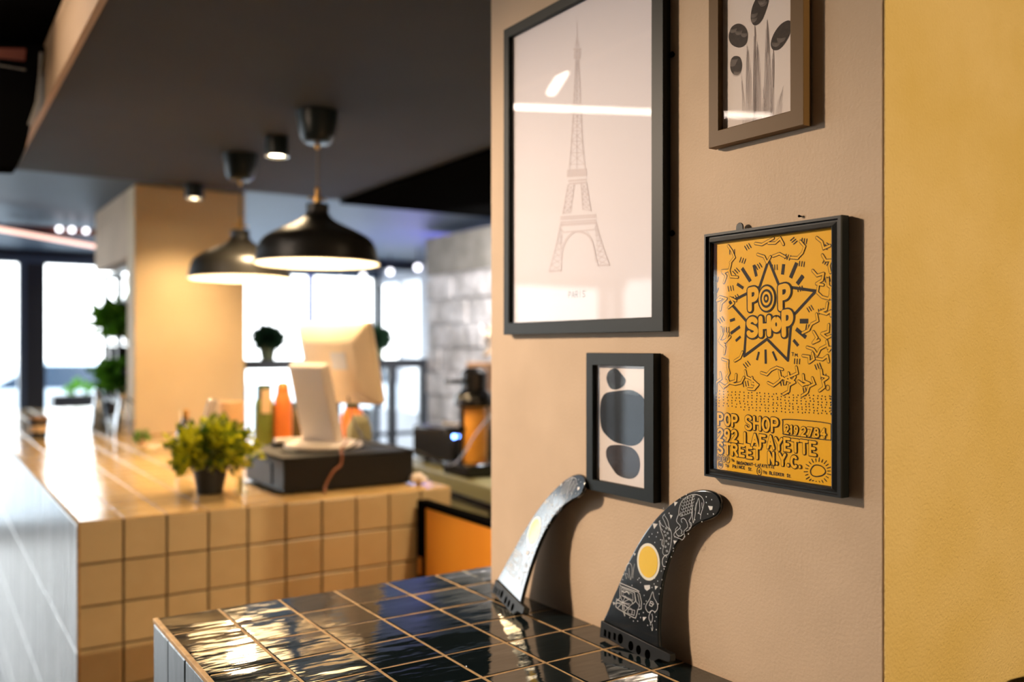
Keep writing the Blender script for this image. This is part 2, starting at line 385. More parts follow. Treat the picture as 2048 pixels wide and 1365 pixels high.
# ------------------------------------------------------------------ tiled counters
def tiled(name, X0, X1, Y0, Y1, top, pitch, gap, label, m_top, m_front, m_side, m_g, seed, tilt=.004, x_off=0, rows=10, sidefaces=('front','left')):
    random.seed(seed)
    e = thing(name, (X0, Y0, 0), label, 'counter')
    th = .008
    g = MB().box(th,X1-X0-0.0,th if 'front' in sidefaces else 0,Y1-Y0-(th if 'back' in sidefaces else 0),0,top-(.0009 if m_g is m_grout else th*.35))
    g.build('grout_bed', m_g, e, bevel=.002)
    if m_g is m_grout2: MB().box(.002,X1-X0-.002,.002,Y1-Y0,top-th*.35+.0001,top-.0019).build('top_grout', m_grout, e)
    mt = MB(); mf = MB(); ms = MB()
    def tile(mb, o, a, b, n, wa, wb):
        # o corner, a,b in-plane directions, n outwards; slightly domed, slightly tilted
        r = random.random(); ta, tb = random.uniform(-tilt,tilt), random.uniform(-tilt,tilt)
        i = .0018; h = .0022
        def P(s,t,z): return Vector(o)+Vector(a)*s+Vector(b)*t+Vector(n)*(z+ta*(s-wa/2)+tb*(t-wb/2))
        vs = [P(0,0,-.006),P(wa,0,-.006),P(wa,wb,-.006),P(0,wb,-.006), P(0,0,-.0014),P(wa,0,-.0014),P(wa,wb,-.0014),P(0,wb,-.0014),
              P(i,i,0),P(wa-i,i,0),P(wa-i,wb-i,0),P(i,wb-i,0)]
        mb.add(vs, [(0,1,5,4),(1,2,6,5),(2,3,7,6),(3,0,4,7),(4,5,9,8),(5,6,10,9),(6,7,11,10),(7,4,8,11),(8,9,10,11)], r)
    nx = int(math.ceil((X1-X0)/pitch-.05)); ny = int(math.ceil((Y1-Y0)/pitch-.05))
    for i in range(nx):
        wx = min(pitch, X1-X0-i*pitch)-gap
        for j in range(ny):
            ya = Y1-Y0-(j+1)*pitch
            wy = pitch-gap
            if ya < 0: wy += ya; ya = 0
            if wx > .01 and wy > .01: tile(mt, (i*pitch+gap*.5, ya+gap*.5, top), (1,0,0), (0,1,0), (0,0,1), wx, wy)
        if 'front' in sidefaces:
            for k in range(rows):
                za = top-.001-(k+1)*pitch; hz = pitch-gap
                if za < 0: hz += za; za = 0
                if wx > .01 and hz > .01: tile(mf, (i*pitch+gap*.5, 0, za+gap*.5), (1,0,0), (0,0,1), (0,-1,0), wx, hz)
    tr = MB().box(-.0012,.0065,0,Y1-Y0,top-.007,top+.0004)
    if 'front' in sidefaces: tr.box(-.0012,.0060,-.0012,.0060,0,top-.0072)
    tr.build('edge_trim', m_grout, e, bevel=.0012)
    for j in range(ny):
        ya = Y1-Y0-(j+1)*pitch; wy = pitch-gap
        if ya < 0: wy += ya; ya = 0
        for k in range(4):
            za = top-.007-(k+1)*pitch*3; hz = pitch*3-gap
            if za < 0: hz += za; za = 0
            if wy > .01 and hz > .01: tile(ms, (0, ya+gap*.5, za+gap*.5), (0,1,0), (0,0,1), (-1,0,0), wy, hz)
    mt.build('top_tiles', m_top, e, rand=True)
    if mf.f: mf.build('front_tiles', m_front, e, rand=True)
    ms.build('side_tiles', m_side, e, rand=True)
    return e
m_stile = tilemat('grey_glaze_side', (.030,.036,.042), (.018,.022,.026), .22, 10, .002, spec=.8, stretch=(1,2.0,.5))
m_wtile = tilemat('glare_pale_side', (.78,.75,.72), (.62,.59,.56), .25, 10, .0025, spec=.8, stretch=(1,3.0,.4))  # window glare on the bar's left face is put into this pale colour
cnt_b = tiled('tiled_counter', .3205, .8992, .63, 1.5515, TB, .1033, .0033, 'black glossy square-tiled counter in the foreground against the picture wall', m_btile, m_btile, m_stile, m_grout, 3, tilt=.006)
# short end that runs past the end of the wall
MB().box(.8995-.3205,1.02-.3205,1.4500-.63,1.5515-.63,0,TB-.003).build('counter_end', m_grout, cnt_b)
mt = MB(); mt.box(.8975-.3205,.9765-.3205,1.4525-.63,1.5495-.63,TB-.002,TB,r=.3); mt.build('end_tile', m_btile, cnt_b, rand=True)
cnt_m = tiled('tiled_counter', .3205, 1.35, 2.39, 7.0, TM, .1025, .005, 'long sand-coloured square-tiled bar counter running to the back windows', m_ttile, m_ftile, m_wtile, m_grout2, 5, tilt=.003)

# ------------------------------------------------------------------ pictures
# local frame of a picture: x to the right along the wall, y up, z away from the wall
ROTW = Matrix(((0,0,-1),(-1,0,0),(0,1,0))).to_euler()
def homography(src, dst):
    A = []; B = []
    for (x,y),(u,v) in zip(src,dst):
        A.append([x,y,1,0,0,0,-u*x,-u*y]); B.append(u)
        A.append([0,0,0,x,y,1,-v*x,-v*y]); B.append(v)
    n = 8; M_ = [r+[b] for r,b in zip(A,B)]
    for i in range(n):
        p = max(range(i,n), key=lambda k: abs(M_[k][i])); M_[i],M_[p] = M_[p],M_[i]
        for k in range(n):
            if k != i:
                f = M_[k][i]/M_[i][i]
                for c in range(i,n+1): M_[k][c] -= f*M_[i][c]
    h = [M_[i][n]/M_[i][i] for i in range(n)]+[1]
    return lambda x,y: ((h[0]*x+h[1]*y+h[2])/(h[6]*x+h[7]*y+1), (h[3]*x+h[4]*y+h[5])/(h[6]*x+h[7]*y+1))
def picture(outer, inner_px, XF, mfr, paper, label, depth=.014, lip=True, group=None, glass=True, step=0):
    """outer = (left px, right px, [(px,py) top sample], [(px,py) bottom sample]); inner_px = 4 corner pixels TL TR BR BL of the visible sheet"""
    lp, rp_, tops, bots = outer
    yl = on_x(lp, 600, XF).y; yr = on_x(rp_, 600, XF).y
    zt = sum(on_x(a,b,XF).z for a,b in tops)/len(tops); zb = sum(on_x(a,b,XF).z for a,b in bots)/len(bots)
    W = yl-yr; H = zt-zb
    e = thing('picture_frame', (PX-.002, yl, zb), label, 'picture', group); e.rotation_euler = ROTW
    il = [on_x(a,b,XF+.004) for a,b in inner_px]
    x0 = yl-(il[0].y+il[3].y)/2; x1 = yl-(il[1].y+il[2].y)/2
    t = [p.z-zb for p in il]
    y1 = (t[0]+t[1])/2; y0 = (t[2]+t[3])/2
    D = depth
    # moulding: swept profile, mitred corners
    def ring(a, z): # a 0 outer .. 1 inner
        return [(x0*a, y0*a, z),(W+(x1-W)*a, y0*a, z),(W+(x1-W)*a, H+(y1-H)*a, z),(x0*a, H+(y1-H)*a, z)]
    if step: prof = [(0,0),(0,D-.002),(.03,D),(.28,D),(.34,D-.0035),(.50,D-.0035),(.86,D-.002),(.97,D-.003),(1,D-.005),(1,D-.011)]
    else: prof = [(0,0),(0,D-.0008),(.03,D),(.96,D),(1,D-.0006),(1,D-.009)]
    vs = []; fs = []
    for a,z_ in prof: vs += ring(a,z_)
    for i in range(len(prof)-1):
        for k in range(4): k2 = (k+1)%4; fs.append((i*4+k,i*4+k2,(i+1)*4+k2,(i+1)*4+k))
    MB().add(vs,fs).build('frame', mfr, e)
    ZP = D-.0085
    pr = MB().box(x0*.55,W+(x1-W)*.55,y0*.55,H+(y1-H)*.55,.0012,ZP).build('print', paper, e)
    if glass: MB().box(x0*.6,W+(x1-W)*.6,y0*.6,H+(y1-H)*.6,ZP+.0022,ZP+.0030).build('glass_pane', m_glass, e)
    mp = homography(inner_px, [(x0,y1),(x1,y1),(x1,y0),(x0,y0)])
    return e, pr, mp, ZP, (W,H,x0,x1,y0,y1)
def zm(z, ox, oy, sc): return [(ox+a/sc, oy+b/sc) for a,b in z]
XF = PX-.016
# ---- tall tower print
e1, pr1, mp1, ZP, dims = picture((1007,1326,[(1003,62)],[(1010,668),(1329,666)]), [(1019,77),(1303.5,-73),(1309.7,636),(1023,645)], XF, m_fr_grey, m_paper2,
    'largest picture, pale tower print in a dark green-black frame, top cut by the photo edge')
a = MB()
def T(pts): return [mp1(*q) for q in zm(pts, 970, 0, 1.949)]
def L(pts, wd=.0016, z=.0003): a.ink(T(pts), wd, ZP+z)
L([(345,85),(346,140)],.0011); L([(346,140),(346,185)],.0024); L([(338,185),(343,160)]); L([(354,183),(349,160)])
L([(333,192),(361,192)],.003); L([(338,200),(336,225),(357,225),(357,200),(338,200)],.004); L([(342,205),(342,222)],.004); L([(350,205),(350,222)],.004)
L([(341,228),(338,330),(333,450),(326,580),(319,655)],.0022); L([(352,228),(358,330),(364,450),(372,580),(381,655)],.0022)
L([(346,228),(347,440),(349,655)],.0012)
ys = [240,262,286,312,340,370,402,436,472,510,550,595,640]
def lx(y): return 341-(y-228)*.0515
def rx(y): return 352+(y-228)*.068
for i in range(len(ys)-1):
    p, q = ys[i], ys[i+1]
    L([(lx(p),p),(rx(q),q)],.0009); L([(rx(p),p),(lx(q),q)],.0009); L([(lx(q),q),(rx(q),q)],.0010)
for y_ in (665,675,685): L([(313,y_),(386,y_-4)],.0040)
L([(318,705),(384,700)],.0030); L([(321,716),(384,711)],.0030)
for s_ in ((315,720,296,832,340,720,326,828),(388,716,405,822,366,716,373,815)):
    x0_,ya_,x1_,yb_,x2_,yc_,x3_,yd_ = s_
    L([(x0_,ya_),(x1_,yb_)],.002); L([(x2_,yc_),(x3_,yd_)],.002)
    for k in range(5):
        f0, f1 = k/5,(k+1)/5
        pa = (x0_+(x1_-x0_)*f0, ya_+(yb_-ya_)*f0); pb = (x2_+(x3_-x2_)*f1, yc_+(yd_-yc_)*f1)
        pc = (x0_+(x1_-x0_)*f1, ya_+(yb_-ya_)*f1); pd = (x2_+(x3_-x2_)*f0, yc_+(yd_-yc_)*f0)
        L([pa,pb],.0010); L([pc,pd],.0010); L([pc,pb],.0010)
for y_ in (838,846,858): L([(288,y_+8),(424,y_)],.0026)
L([(288,876),(424,868)],.0045); L([(286,890),(300,905),(420,895),(428,872)],.0018)
arc = [(292,1010),(297,965),(312,930),(335,908),(358,903),(385,910),(405,930),(418,965),(428,1020)]
L(smoothp(arc,False),.0032)
L([(288,872),(270,960),(245,1058)],.0022); L([(245,1058),(292,1054),(292,1005)],.002)
L([(426,868),(448,950),(480,1034)],.0022); L([(480,1034),(434,1036),(428,1010)],.002)
for k in range(7):
    f0, f1 = k/7,(k+1)/7
    L([(288-43*f0,872+186*f0),(292-0*f1,925+80*f1+50*f1*f1)],.0010); L([(288-43*f1,872+186*f1),(296-4*f0,900+155*f0)],.0010)
    L([(426+54*f0,868+166*f0),(424+10*f1,900+135*f1)],.0010); L([(426+54*f1,868+166*f1),(424+10*f0,900+135*f0)],.0010)
a.build('artwork', m_tower, pr1)

# ---- stroke alphabet on a unit box
def arcp(cx, cy, rx_, ry_, a0, a1, n=10): return [(cx+rx_*math.cos(R(a0+(a1-a0)*i/n)), cy+ry_*math.sin(R(a0+(a1-a0)*i/n))) for i in range(n+1)]
GL = {
 'P': [[(.1,0),(.1,1)],[(.1,1),(.5,1)]+arcp(.5,.74,.38,.26,90,-90)+[(.1,.48)]],
 'O': [arcp(.5,.5,.42,.5,90,450,18)], 'o': [arcp(.5,.42,.36,.42,90,450,18)],
 'S': [arcp(.5,.76,.36,.24,20,230,10)+arcp(.5,.24,.38,.24,70,-160,12)],
 'H': [[(.1,0),(.1,1)],[(.9,0),(.9,1)],[(.1,.5),(.9,.5)]],
 'L': [[(.12,1),(.12,0),(.85,0)]], 'A': [[(.05,0),(.5,1),(.95,0)],[(.22,.36),(.78,.36)]],
 'F': [[(.15,0),(.15,1),(.85,1)],[(.15,.52),(.7,.52)]], 'Y': [[(.05,1),(.5,.5),(.95,1)],[(.5,.5),(.5,0)]],
 'E': [[(.85,1),(.15,1),(.15,0),(.85,0)],[(.15,.5),(.72,.5)]], 'T': [[(.05,1),(.95,1)],[(.5,1),(.5,0)]],
 'R': [[(.1,0),(.1,1)],[(.1,1),(.5,1)]+arcp(.5,.75,.36,.25,90,-90)+[(.1,.5)],[(.45,.5),(.92,0)]],
 'N': [[(.1,0),(.1,1),(.9,0),(.9,1)]], 'C': [arcp(.55,.5,.45,.5,50,310,14)], 'G': [arcp(.52,.5,.42,.5,50,340,14)+[(.92,.45),(.6,.45)]],
 'B': [[(.1,0),(.1,1)],[(.1,1),(.5,1)]+arcp(.5,.76,.32,.24,90,-90,8)+[(.1,.52)],[(.5,.52)]+arcp(.5,.26,.4,.26,90,-90,8)+[(.1,0)]],
 'D': [[(.1,0),(.1,1)],[(.1,1),(.4,1)]+arcp(.4,.5,.5,.5,90,-90,10)+[(.1,0)]],
 'K': [[(.1,0),(.1,1)],[(.9,1),(.1,.45)],[(.35,.6),(.92,0)]], 'W': [[(.02,1),(.25,0),(.5,.7),(.75,0),(.98,1)]],
 'U': [[(.1,1),(.1,.35)]+arcp(.5,.35,.4,.35,180,360,8)+[(.9,1)]], 'M': [[(.05,0),(.15,1),(.5,.35),(.85,1),(.95,0)]], 'I': [[(.5,0),(.5,1)]],
 '1': [[(.3,.8),(.55,1),(.55,0)]], '2': [arcp(.5,.72,.38,.28,160,-30,9)+[(.1,0),(.9,0)]],
 '4': [[(.7,0),(.7,1),(.1,.35),(.95,.35)]], '6': [arcp(.5,.3,.36,.3,90,450,12),[(.7,1),(.3,.7),(.15,.35)]],
 '7': [[(.1,1),(.9,1),(.4,0)]], '8': [arcp(.5,.76,.3,.24,90,450,12),arcp(.5,.26,.38,.26,90,450,12)],
 '9': [arcp(.48,.7,.36,.3,90,450,12),[(.84,.72),(.75,.3),(.45,0)]],
 '.': [[(.5,.02),(.5,.05)]], '-': [[(.1,.45),(.9,.45)]], ' ': []}
def text(mbs, s, p0, p1, h, mp, adv=None, jit=0, seed=0):
    """p0,p1: pixel of baseline start and end; h: height in pixels; mbs: list of (mesh, width, z)"""
    random.seed(seed)
    A0 = Vector(mp(*p0)); A1 = Vector(mp(*p1)); up = (Vector(mp(p0[0],p0[1]-h))-A0)
    d = A1-A0; n = sum((.45 if c in ' .' else 1) for c in s)+.22*(len(s)-1); cw = d/n; pos = Vector((0,0))
    for c in s:
        wsc = .45 if c in ' .' else 1
        jy = random.uniform(-jit,jit)*up; js = 1+random.uniform(-jit,jit)
        for g in GL[c]:
            pts = [A0+pos+cw*wsc*x+up*y*js+jy for x,y in g]
            for (m_, w_, z_) in mbs: m_.ink(pts, w_, z_)
        pos = pos+cw*(wsc+.22)
t1 = MB(); text([(t1,.0009,ZP+.0003)], 'PARIS', (1134,596), (1168,594), 12, mp1); t1.build('ink_lettering', m_ptxt, pr1)

# ---- botanical print
e2, pr2, mp2, ZP, _ = picture((1417,1607,[(1417,-215)],[(1419.7,299.7),(1608.9,246)]), [(1442,-185),(1583,-190),(1586,222),(1440,262)], XF, m_fr_bronze, m_paper,
    'bronze-framed print of dark oval seed heads and thin grass blades, top right')
def B2(pts): return [mp2(*q) for q in zm(pts, 1380, 0, 4.404)]
ov = MB(); ln = MB(); dt = MB()
seeds = [[(400,142),(445,150),(485,185),(508,235),(512,290),(495,345),(450,367),(400,355),(355,320),(332,270),(332,220),(355,165)],
 [(395,438),(430,450),(452,490),(458,540),(445,595),(415,620),(380,612),(352,575),(343,525),(350,470),(370,445)],
 [(600,-60),(650,-90),(690,-60),(695,10),(675,80),(645,150),(610,188),(570,190),(545,150),(540,100),(555,20)],
 [(840,212),(870,222),(880,260),(865,330),(830,395),(785,440),(740,440),(717,405),(718,355),(745,290),(790,235)],
 [(480,-330),(540,-350),(570,-300),(560,-220),(520,-160),(470,-150),(440,-200),(445,-280)],
 [(760,-420),(810,-400),(830,-330),(800,-250),(750,-210),(715,-250),(710,-340)]]
for s_ in seeds: ov.poly(B2(smoothp(s_)), ZP+.0003)
random.seed(8)
for (cx,cy) in ((375,185),(430,215),(485,245),(570,90),(565,130),(640,-10),(650,10),(760,380),(800,350),(385,470),(370,500),(415,590),(400,600)):
    for rr in (8,16,24,32):
        ln_pts = [(cx+rr*math.cos(R(t)), cy+rr*math.sin(R(t))) for t in range(0,200,24)]
        dt.ink(B2(ln_pts), .00028, ZP+.0005)
def bot(x): return 1150-.275*(x-290)
tufts = [(505,360,490,560,14),(575,195,562,585,3),(592,330,575,640,16),(683,165,655,725,17),(735,440,712,742,8),(822,745,755,800,8),(450,600,465,492,5),(440,1055,440,450,2),(650,740,640,690,8)]
for (tx,ty,x0_,x1_,n) in tufts:
    for k in range(n):
        xb = x0_+(x1_-x0_)*k/max(1,n-1)
        f = abs(k/max(1,n-1)-.5)*2
        top_y = ty+(40+random.random()*160)*f; xt = tx+(xb-tx)*.35*f+random.uniform(-2,2)
        pts = [(xt,top_y),(xt*.45+xb*.55,top_y+(bot(xb)-top_y)*.35),(xb,bot(xb)-4)]
        ln.ink(B2(pts), .00024 if n > 3 else .0008, ZP+.0004)
ln.ink(B2([(575,200),(583,290),(570,480),(566,680),(572,1050)]), .0010, ZP+.0004)
ln.ink(B2([(683,170),(688,300),(690,450)]), .0007, ZP+.0004); ln.ink(B2([(736,440),(740,560),(738,760)]), .0009, ZP+.0004)
ov.build('artwork', m_inkbr, pr2); nf = len(ln.f); ln.add(dt.v, dt.f); o = ln.build('ink_lines', m_line, pr2); o.data.materials.append(m_lineW)
for i in range(nf, len(o.data.polygons)): o.data.polygons[i].material_index = 1

# ---- pebble print
e3, pr3, mp3, ZP, _ = picture((1172,1307,[(1170,707),(1305,706)],[(1174,980),(1311,1008)]), [(1188,731.5),(1290,732.5),(1293,978),(1190,961)], XF, m_fr_grey, m_paper,
    'smallest picture, three stacked dark pebble shapes in a dark green-black frame')
def B3(pts): return [mp3(*q) for q in zm(pts, 1150, 690, 4.136)]
st = MB(); st2 = MB()
st.poly(B3(smoothp([(290,200),(325,200),(370,250),(398,290),(385,335),(350,362),(310,372),(270,358),(245,310),(240,270),(255,225)])), ZP+.0003)
st.poly(B3(smoothp([(240,400),(330,382),(430,372),(490,390),(540,430),(570,490),(580,580),(572,680),(550,760),(510,815),(450,835),(380,825),(300,800),(240,750),(205,700),(190,620),(190,500),(205,440)])), ZP+.0003)
st2.poly(B3(smoothp([(270,840),(330,830),(400,835),(460,855),(505,905),(523,970),(518,1040),(490,1090),(435,1110),(345,1085),(290,1020),(250,950),(243,880)])), ZP+.0003)
st.build('artwork', m_inkb, pr3); st2.build('artwork', m_inkbr, pr3)

# ---- yellow poster
e4, pr4, mp4, ZP, dm = picture((1408,1682,[(1412,465),(1685.6,433)],[(1404,947.6),(1677,1002)]), [(1426,484),(1666.5,458.5),(1659.6,978),(1420.7,934)], XF, m_fr_black, m_yprint,
    'bright yellow POP SHOP poster with black star in a black moulded frame', step=1)
ia = MB(); yb = MB(); ib = MB()
ZA, ZB, ZC = ZP+.0002, ZP+.0006, ZP+.0010
def U3(pts): return [mp4(*q) for q in zm(pts, 1390, 420, 4.55)]
def U4(pts): return [mp4(*q) for q in zm(pts, 1390, 700, 4.403)]
PXM = .00063
_mp4 = mp4
mp4 = lambda x,y: (lambda p: (min(max(p[0],dm[2]+.004),dm[3]-.004), min(max(p[1],dm[4]+.003),dm[5]-.003)))(_mp4(x,y))
star = [(658,450),(745,680),(1085,748),(885,975),(825,1150),(822,1360),(630,1170),(425,1325),(450,1160),(440,1000),(300,825),(570,690)]
star = [(658,450),(750,690),(1085,748),(860,985),(822,1375),(635,1175),(425,1325),(452,1010),(300,830),(572,700)]
ia.ink(U3(star), .0036, ZA, True)
for p,q,w_ in [((415,522),(490,645),32),((522,495),(545,600),28),((795,495),(782,590),30),((915,485),(855,622),34),((970,605),(915,680),36),((368,665),(425,705),26),
             ((935,1020),(1012,1022),38),((900,1090),(990,1170),32),((875,1190),(918,1245),26),((300,1000),(345,985),24),((305,1115),(390,1055),26),((350,1185),(395,1145),22),
             ((560,1290),(540,1365),20),((620,1270),(620,1400),22),((685,1290),(720,1375),20)]:
    pa, pb = U3([p])[0], U3([q])[0]
    d = Vector(pb)-Vector(pa); q_ = Vector((-d.y,d.x)).normalized()*w_/4.55*PXM*.55
    ia.poly([(pa[0]-q_.x,pa[1]-q_.y),(pb[0]-q_.x,pb[1]-q_.y),(pb[0]+q_.x,pb[1]+q_.y),(pa[0]+q_.x,pa[1]+q_.y)], ZA)
def fat(s, p0, p1, h, wo, wi, **k): text([(ia,wo,ZB),(yb,wi,ZC)], s, p0, p1, h, mp4, **k)
fx = lambda x,y: (1390+x/4.55, 420+y/4.55)
# first word: P O P with a ringed O
text([(ia,.0110,ZB),(yb,.0070,ZC)], 'P', fx(478,900), fx(560,885), 38, mp4)
c = U3([(638,805)])[0]
def ell(c, rx_, ry_, n=26): return [(c[0]+rx_*math.cos(2*math.pi*k/n), c[1]+ry_*math.sin(2*math.pi*k/n)) for k in range(n)]
ib_ = [(0.0148,.0178,ia,ZB),(.0125,.0155,yb,ZC),(.0098,.0118,ia,ZC+.0002),(.0070,.0088,yb,ZC+.0003),(.0042,.0055,ia,ZC+.0004),(.0018,.0024,yb,ZC+.0005)]
for rx_,ry_,m_,z_ in ib_: m_.poly(ell(c,rx_,ry_), z_)
text([(ia,.0110,ZB),(yb,.0070,ZC)], 'P', fx(755,900), fx(850,880), 42, mp4)
text([(ia,.0110,ZB),(yb,.0070,ZC)], 'SH', fx(460,1140), fx(668,1130), 32, mp4)
text([(ia,.0110,ZB),(yb,.0070,ZC)], 'o', fx(685,1090), fx(765,1090), 24, mp4)
text([(ia,.0110,ZB),(yb,.0070,ZC)], 'P', fx(785,1140), fx(870,1130), 44, mp4)
# abstract worms and dashes in place of the border drawings
random.seed(21)
def worm(pts, wo=.0042, wi=.0025): 
    ia.ink(U3(pts), wo, ZA); yb.ink(U3(pts), wi, ZB)
def zig(x, y, ang, n, st_):
    pts = [(x,y)]; a_ = ang
    for k in range(n):
        a_ += random.choice((-1,1))*random.uniform(35,85) if k else 0
        x += st_*math.cos(R(a_)); y += st_*math.sin(R(a_)); pts.append((x,y)); a_ = ang if k%2 else a_
    return pts
for (x,y,an,n) in [(250,650,-70,5),(310,470,-50,3),(240,560,-20,2),(215,900,-80,5),(290,880,-40,3),(220,1060,80,3),(245,1300,-80,4),(200,1180,10,2),
                   (540,300,10,3),(660,300,0,3),(560,400,20,3),(700,420,-20,2),(950,290,50,5),(1100,260,40,3),(1150,420,60,4),(1060,560,50,5),(1200,640,90,4),(1110,700,100,4),(1190,860,100,5),
                   (1090,960,80,4),(1200,1060,95,4),(1060,1120,60,3),(1000,1260,20,4),(1180,1210,80,3)]:
    worm(zig(x,y,an,n,62))
def dash3(x,y,an,l=42,n=3,U=U3):
    for k in range(n):
        dx, dy = math.cos(R(an)), math.sin(R(an)); ox, oy = -dy*22*k, dx*22*k
        ia.ink(U([(x+ox,y+oy),(x+ox+dx*l,y+oy+dy*l)]), .00135, ZA)
for q in [(480,300,60),(860,280,-40),(860,420,110),(450,440,110),(575,480,60),(735,500,90),(985,480,100),(1010,270,100),(1190,310,40),(1210,480,120),(365,520,50),(350,350,90),(200,600,100),(200,700,110),(330,680,80),(370,760,60),(960,700,80),(1040,880,60),(1150,910,80),(1210,620,80),(1040,1060,100),(290,1060,90),(230,960,60)]:
    dash3(*q)
for (x,y,an,n) in [(200,190,80,5),(260,230,70,4),(340,210,95,5),(420,180,80,4),(480,240,90,4),(560,200,20,4),(620,290,30,3),(720,190,80,4),(800,210,80,5),(870,160,80,4),(930,230,85,5),(1010,260,70,4),(1090,190,85,5),(930,60,10,4),(1050,90,10,3),(220,70,20,4),(330,90,-30,2)]:
    pts = zig(x,y,an,n,54); ia.ink(U4(pts), .0042, ZA+.00005); yb.ink(U4(pts), .0025, ZB)
for q in [(440,95,55),(900,90,95),(1075,130,70),(440,270,80),(770,270,80),(970,340,80),(1130,230,90)]: dash3(*q, U=U4)
for j in range(8):
    for i in range(30):
        x = 155+i*36+random.uniform(-7,7); y = 350+j*26+(i*36)*.075+random.uniform(-5,5)
        if y < 500+ (x-155)*.1: 
            p = U4([(x,y)])[0]; ia.poly(ell(p,.0009,.0010,6), ZA)
# lettering
g4 = lambda x,y: (1390+x/4.403, 700+y/4.403)
FA = (.0054,.0034)
def fat4(s, a_, b_, h, wo=FA[0], wi=FA[1], sd=1): text([(ia,wo,ZB),(yb,wi,ZC)], s, g4(*a_), g4(*b_), h, mp4, seed=sd, jit=.04)
fat4('POP', (175,640),(350,668),21); fat4('SHOP', (415,685),(710,728),24)
fat4('219', (765,735),(880,752),15,.0036,.0022); fat4('2784', (905,762),(1125,790),16,.0036,.0022)
fat4('292', (172,778),(345,802),21); fat4('LAFAYETTE', (405,825),(1040,940),22)
fat4('STREET', (170,890),(545,960),20); fat4('N.Y.C.', (615,995),(905,1048),21)
bx_ = smoothp([(760,618),(960,635),(1150,665),(1182,695),(1178,800),(1150,812),(950,782),(765,752),(745,730),(745,640)])
ia.ink(U4(bx_), .0011, ZA, True)
def small(s, a_, b_, h, sd=2): text([(ia,.00085,ZA)], s, g4(*a_), g4(*b_), h, mp4, seed=sd, jit=.06)
small('B', (176,955),(196,958),5.5); small('D', (216,962),(234,964),5.5); small('F', (250,968),(266,970),5.5)
for cx in ((185,943),(222,950),(257,957)): ia.ink(ell(U4([cx])[0],.0036,.0044,16), .0007, ZA, True)
small('TO', (288,972),(313,976),4); small('BROADWAY-LAFAYETTE', (335,998),(665,1048),5.5)
small('RR', (178,1010),(208,1014),5.5); ia.ink(ell(U4([(193,1000)])[0],.0044,.0048,16), .0007, ZA, True)
small('TO', (235,1018),(265,1023),4.5); small('PRINCE', (298,1030),(408,1046),5.5); small('ST.', (436,1058),(472,1064),5.5)
small('6', (522,1082),(542,1085),6.5); ia.ink(ell(U4([(532,1068)])[0],.0040,.0050,16), .0007, ZA, True)
small('TO', (565,1088),(598,1093),4.5); small('BLEEKER', (620,1098),(748,1120),5.5); small('ST.', (775,1126),(812,1133),5.5)
small('TM', (828,58),(882,66),6)
ia.ink(ell(U4([(1143,350)])[0],.0028,.0032,12), .0007, ZA, True)
# plain ring of dashes at the lower right with a rounded lozenge inside
lc = (1045,1085)
for k in range(22):
    t = 2*math.pi*k/22; r0, r1 = 88, 112+8*(k%2)
    ia.ink(U4([(lc[0]+r0*math.cos(t), lc[1]+r0*math.sin(t)),(lc[0]+r1*math.cos(t), lc[1]+r1*math.sin(t))]), .0011, ZA)
loz = smoothp([(985,1070),(1020,1030),(1080,1040),(1115,1085),(1090,1120),(1030,1130),(990,1110)])
ia.ink(U4(loz), .0013, ZA, True)
nf = len(ia.f); ia.add(yb.v, yb.f); o = ia.build('ink_drawing', m_ink, pr4); o.data.materials.append(m_yprint)
for i in range(nf, len(o.data.polygons)): o.data.polygons[i].material_index = 1
# little hanger tab on top of the frame
hk = on_x(1470,458,XF); hx = e4.location.y-hk.y; H4 = dm[1]
hm = MB().prism([(hx-.006,H4-.001),(hx+.006,H4-.001),(hx+.006,H4+.004)]+[(hx+.006*math.cos(R(t)),H4+.004+.006*math.sin(R(t))) for t in range(15,170,20)]+[(hx-.006,H4+.004)], .004, .006)
hm.build('hanger_tab', m_fr_black, e4, bevel=.0005)

# screws left in the wall beside the tall picture
for px,py,lb in ((1347,110,'small black screw head beside the upper right of the tallest picture'),(1347,467,'small black screw head beside the lower right of the tallest picture')):
    p = on_x(px,py,PX)
    q = thing('screw', (PX,p.y,p.z), lb, 'screw', 'screws in the wall'); q.rotation_euler = ROTW
    MB().lathe([(0,.006),(.003,.0055),(.0045,.003),(.003,0),(.0022,-.002)], seg=18).build('screw_head', m_hole, q, smooth=True)
q = on_x(1602,433,PX); nl = thing('nail', (PX,q.y,q.z), 'tiny dark nail above the yellow poster', 'nail'); nl.rotation_euler = ROTW
MB().lathe([(0,.004),(.0016,.004),(.0016,.003),(.0009,.003),(.0009,-.002)], seg=12).build('nail_head', m_hole, nl)

# ------------------------------------------------------------------ surfboard fins
def fin_frame(o, d, lean):
    ex = Vector(d).normalized(); side = Vector((0,0,1)).cross(ex)  # horizontal normal
    if side.x < 0: side = -side
    ey = (Vector((0,0,1))*math.cos(lean)+side*math.sin(lean)).normalized(); ez = ex.cross(ey)
    return Vector(o), ex, ey, ez
FR = fin_frame((.866,1.0735,TB+.0005), (.055,-1,0), R(4.5))
FL = fin_frame((.8545,1.362,TB+.0005), (-.20,-.975,0), R(19))
print('ez', FR[3], FL[3])
def loc_fin(px, py, fr=FR):
    o,ex,ey,ez = fr; d = ray(px,py); n = ez; c0 = Vector((0,0,EYE)); pl = o+ez*.006
    t = (pl-c0).dot(n)/d.dot(n); p = c0+d*t-o
    return (p.dot(ex), p.dot(ey))
def Z7(pts): return [loc_fin(*q) for q in zm(pts, 1180, 960, 3.5)]
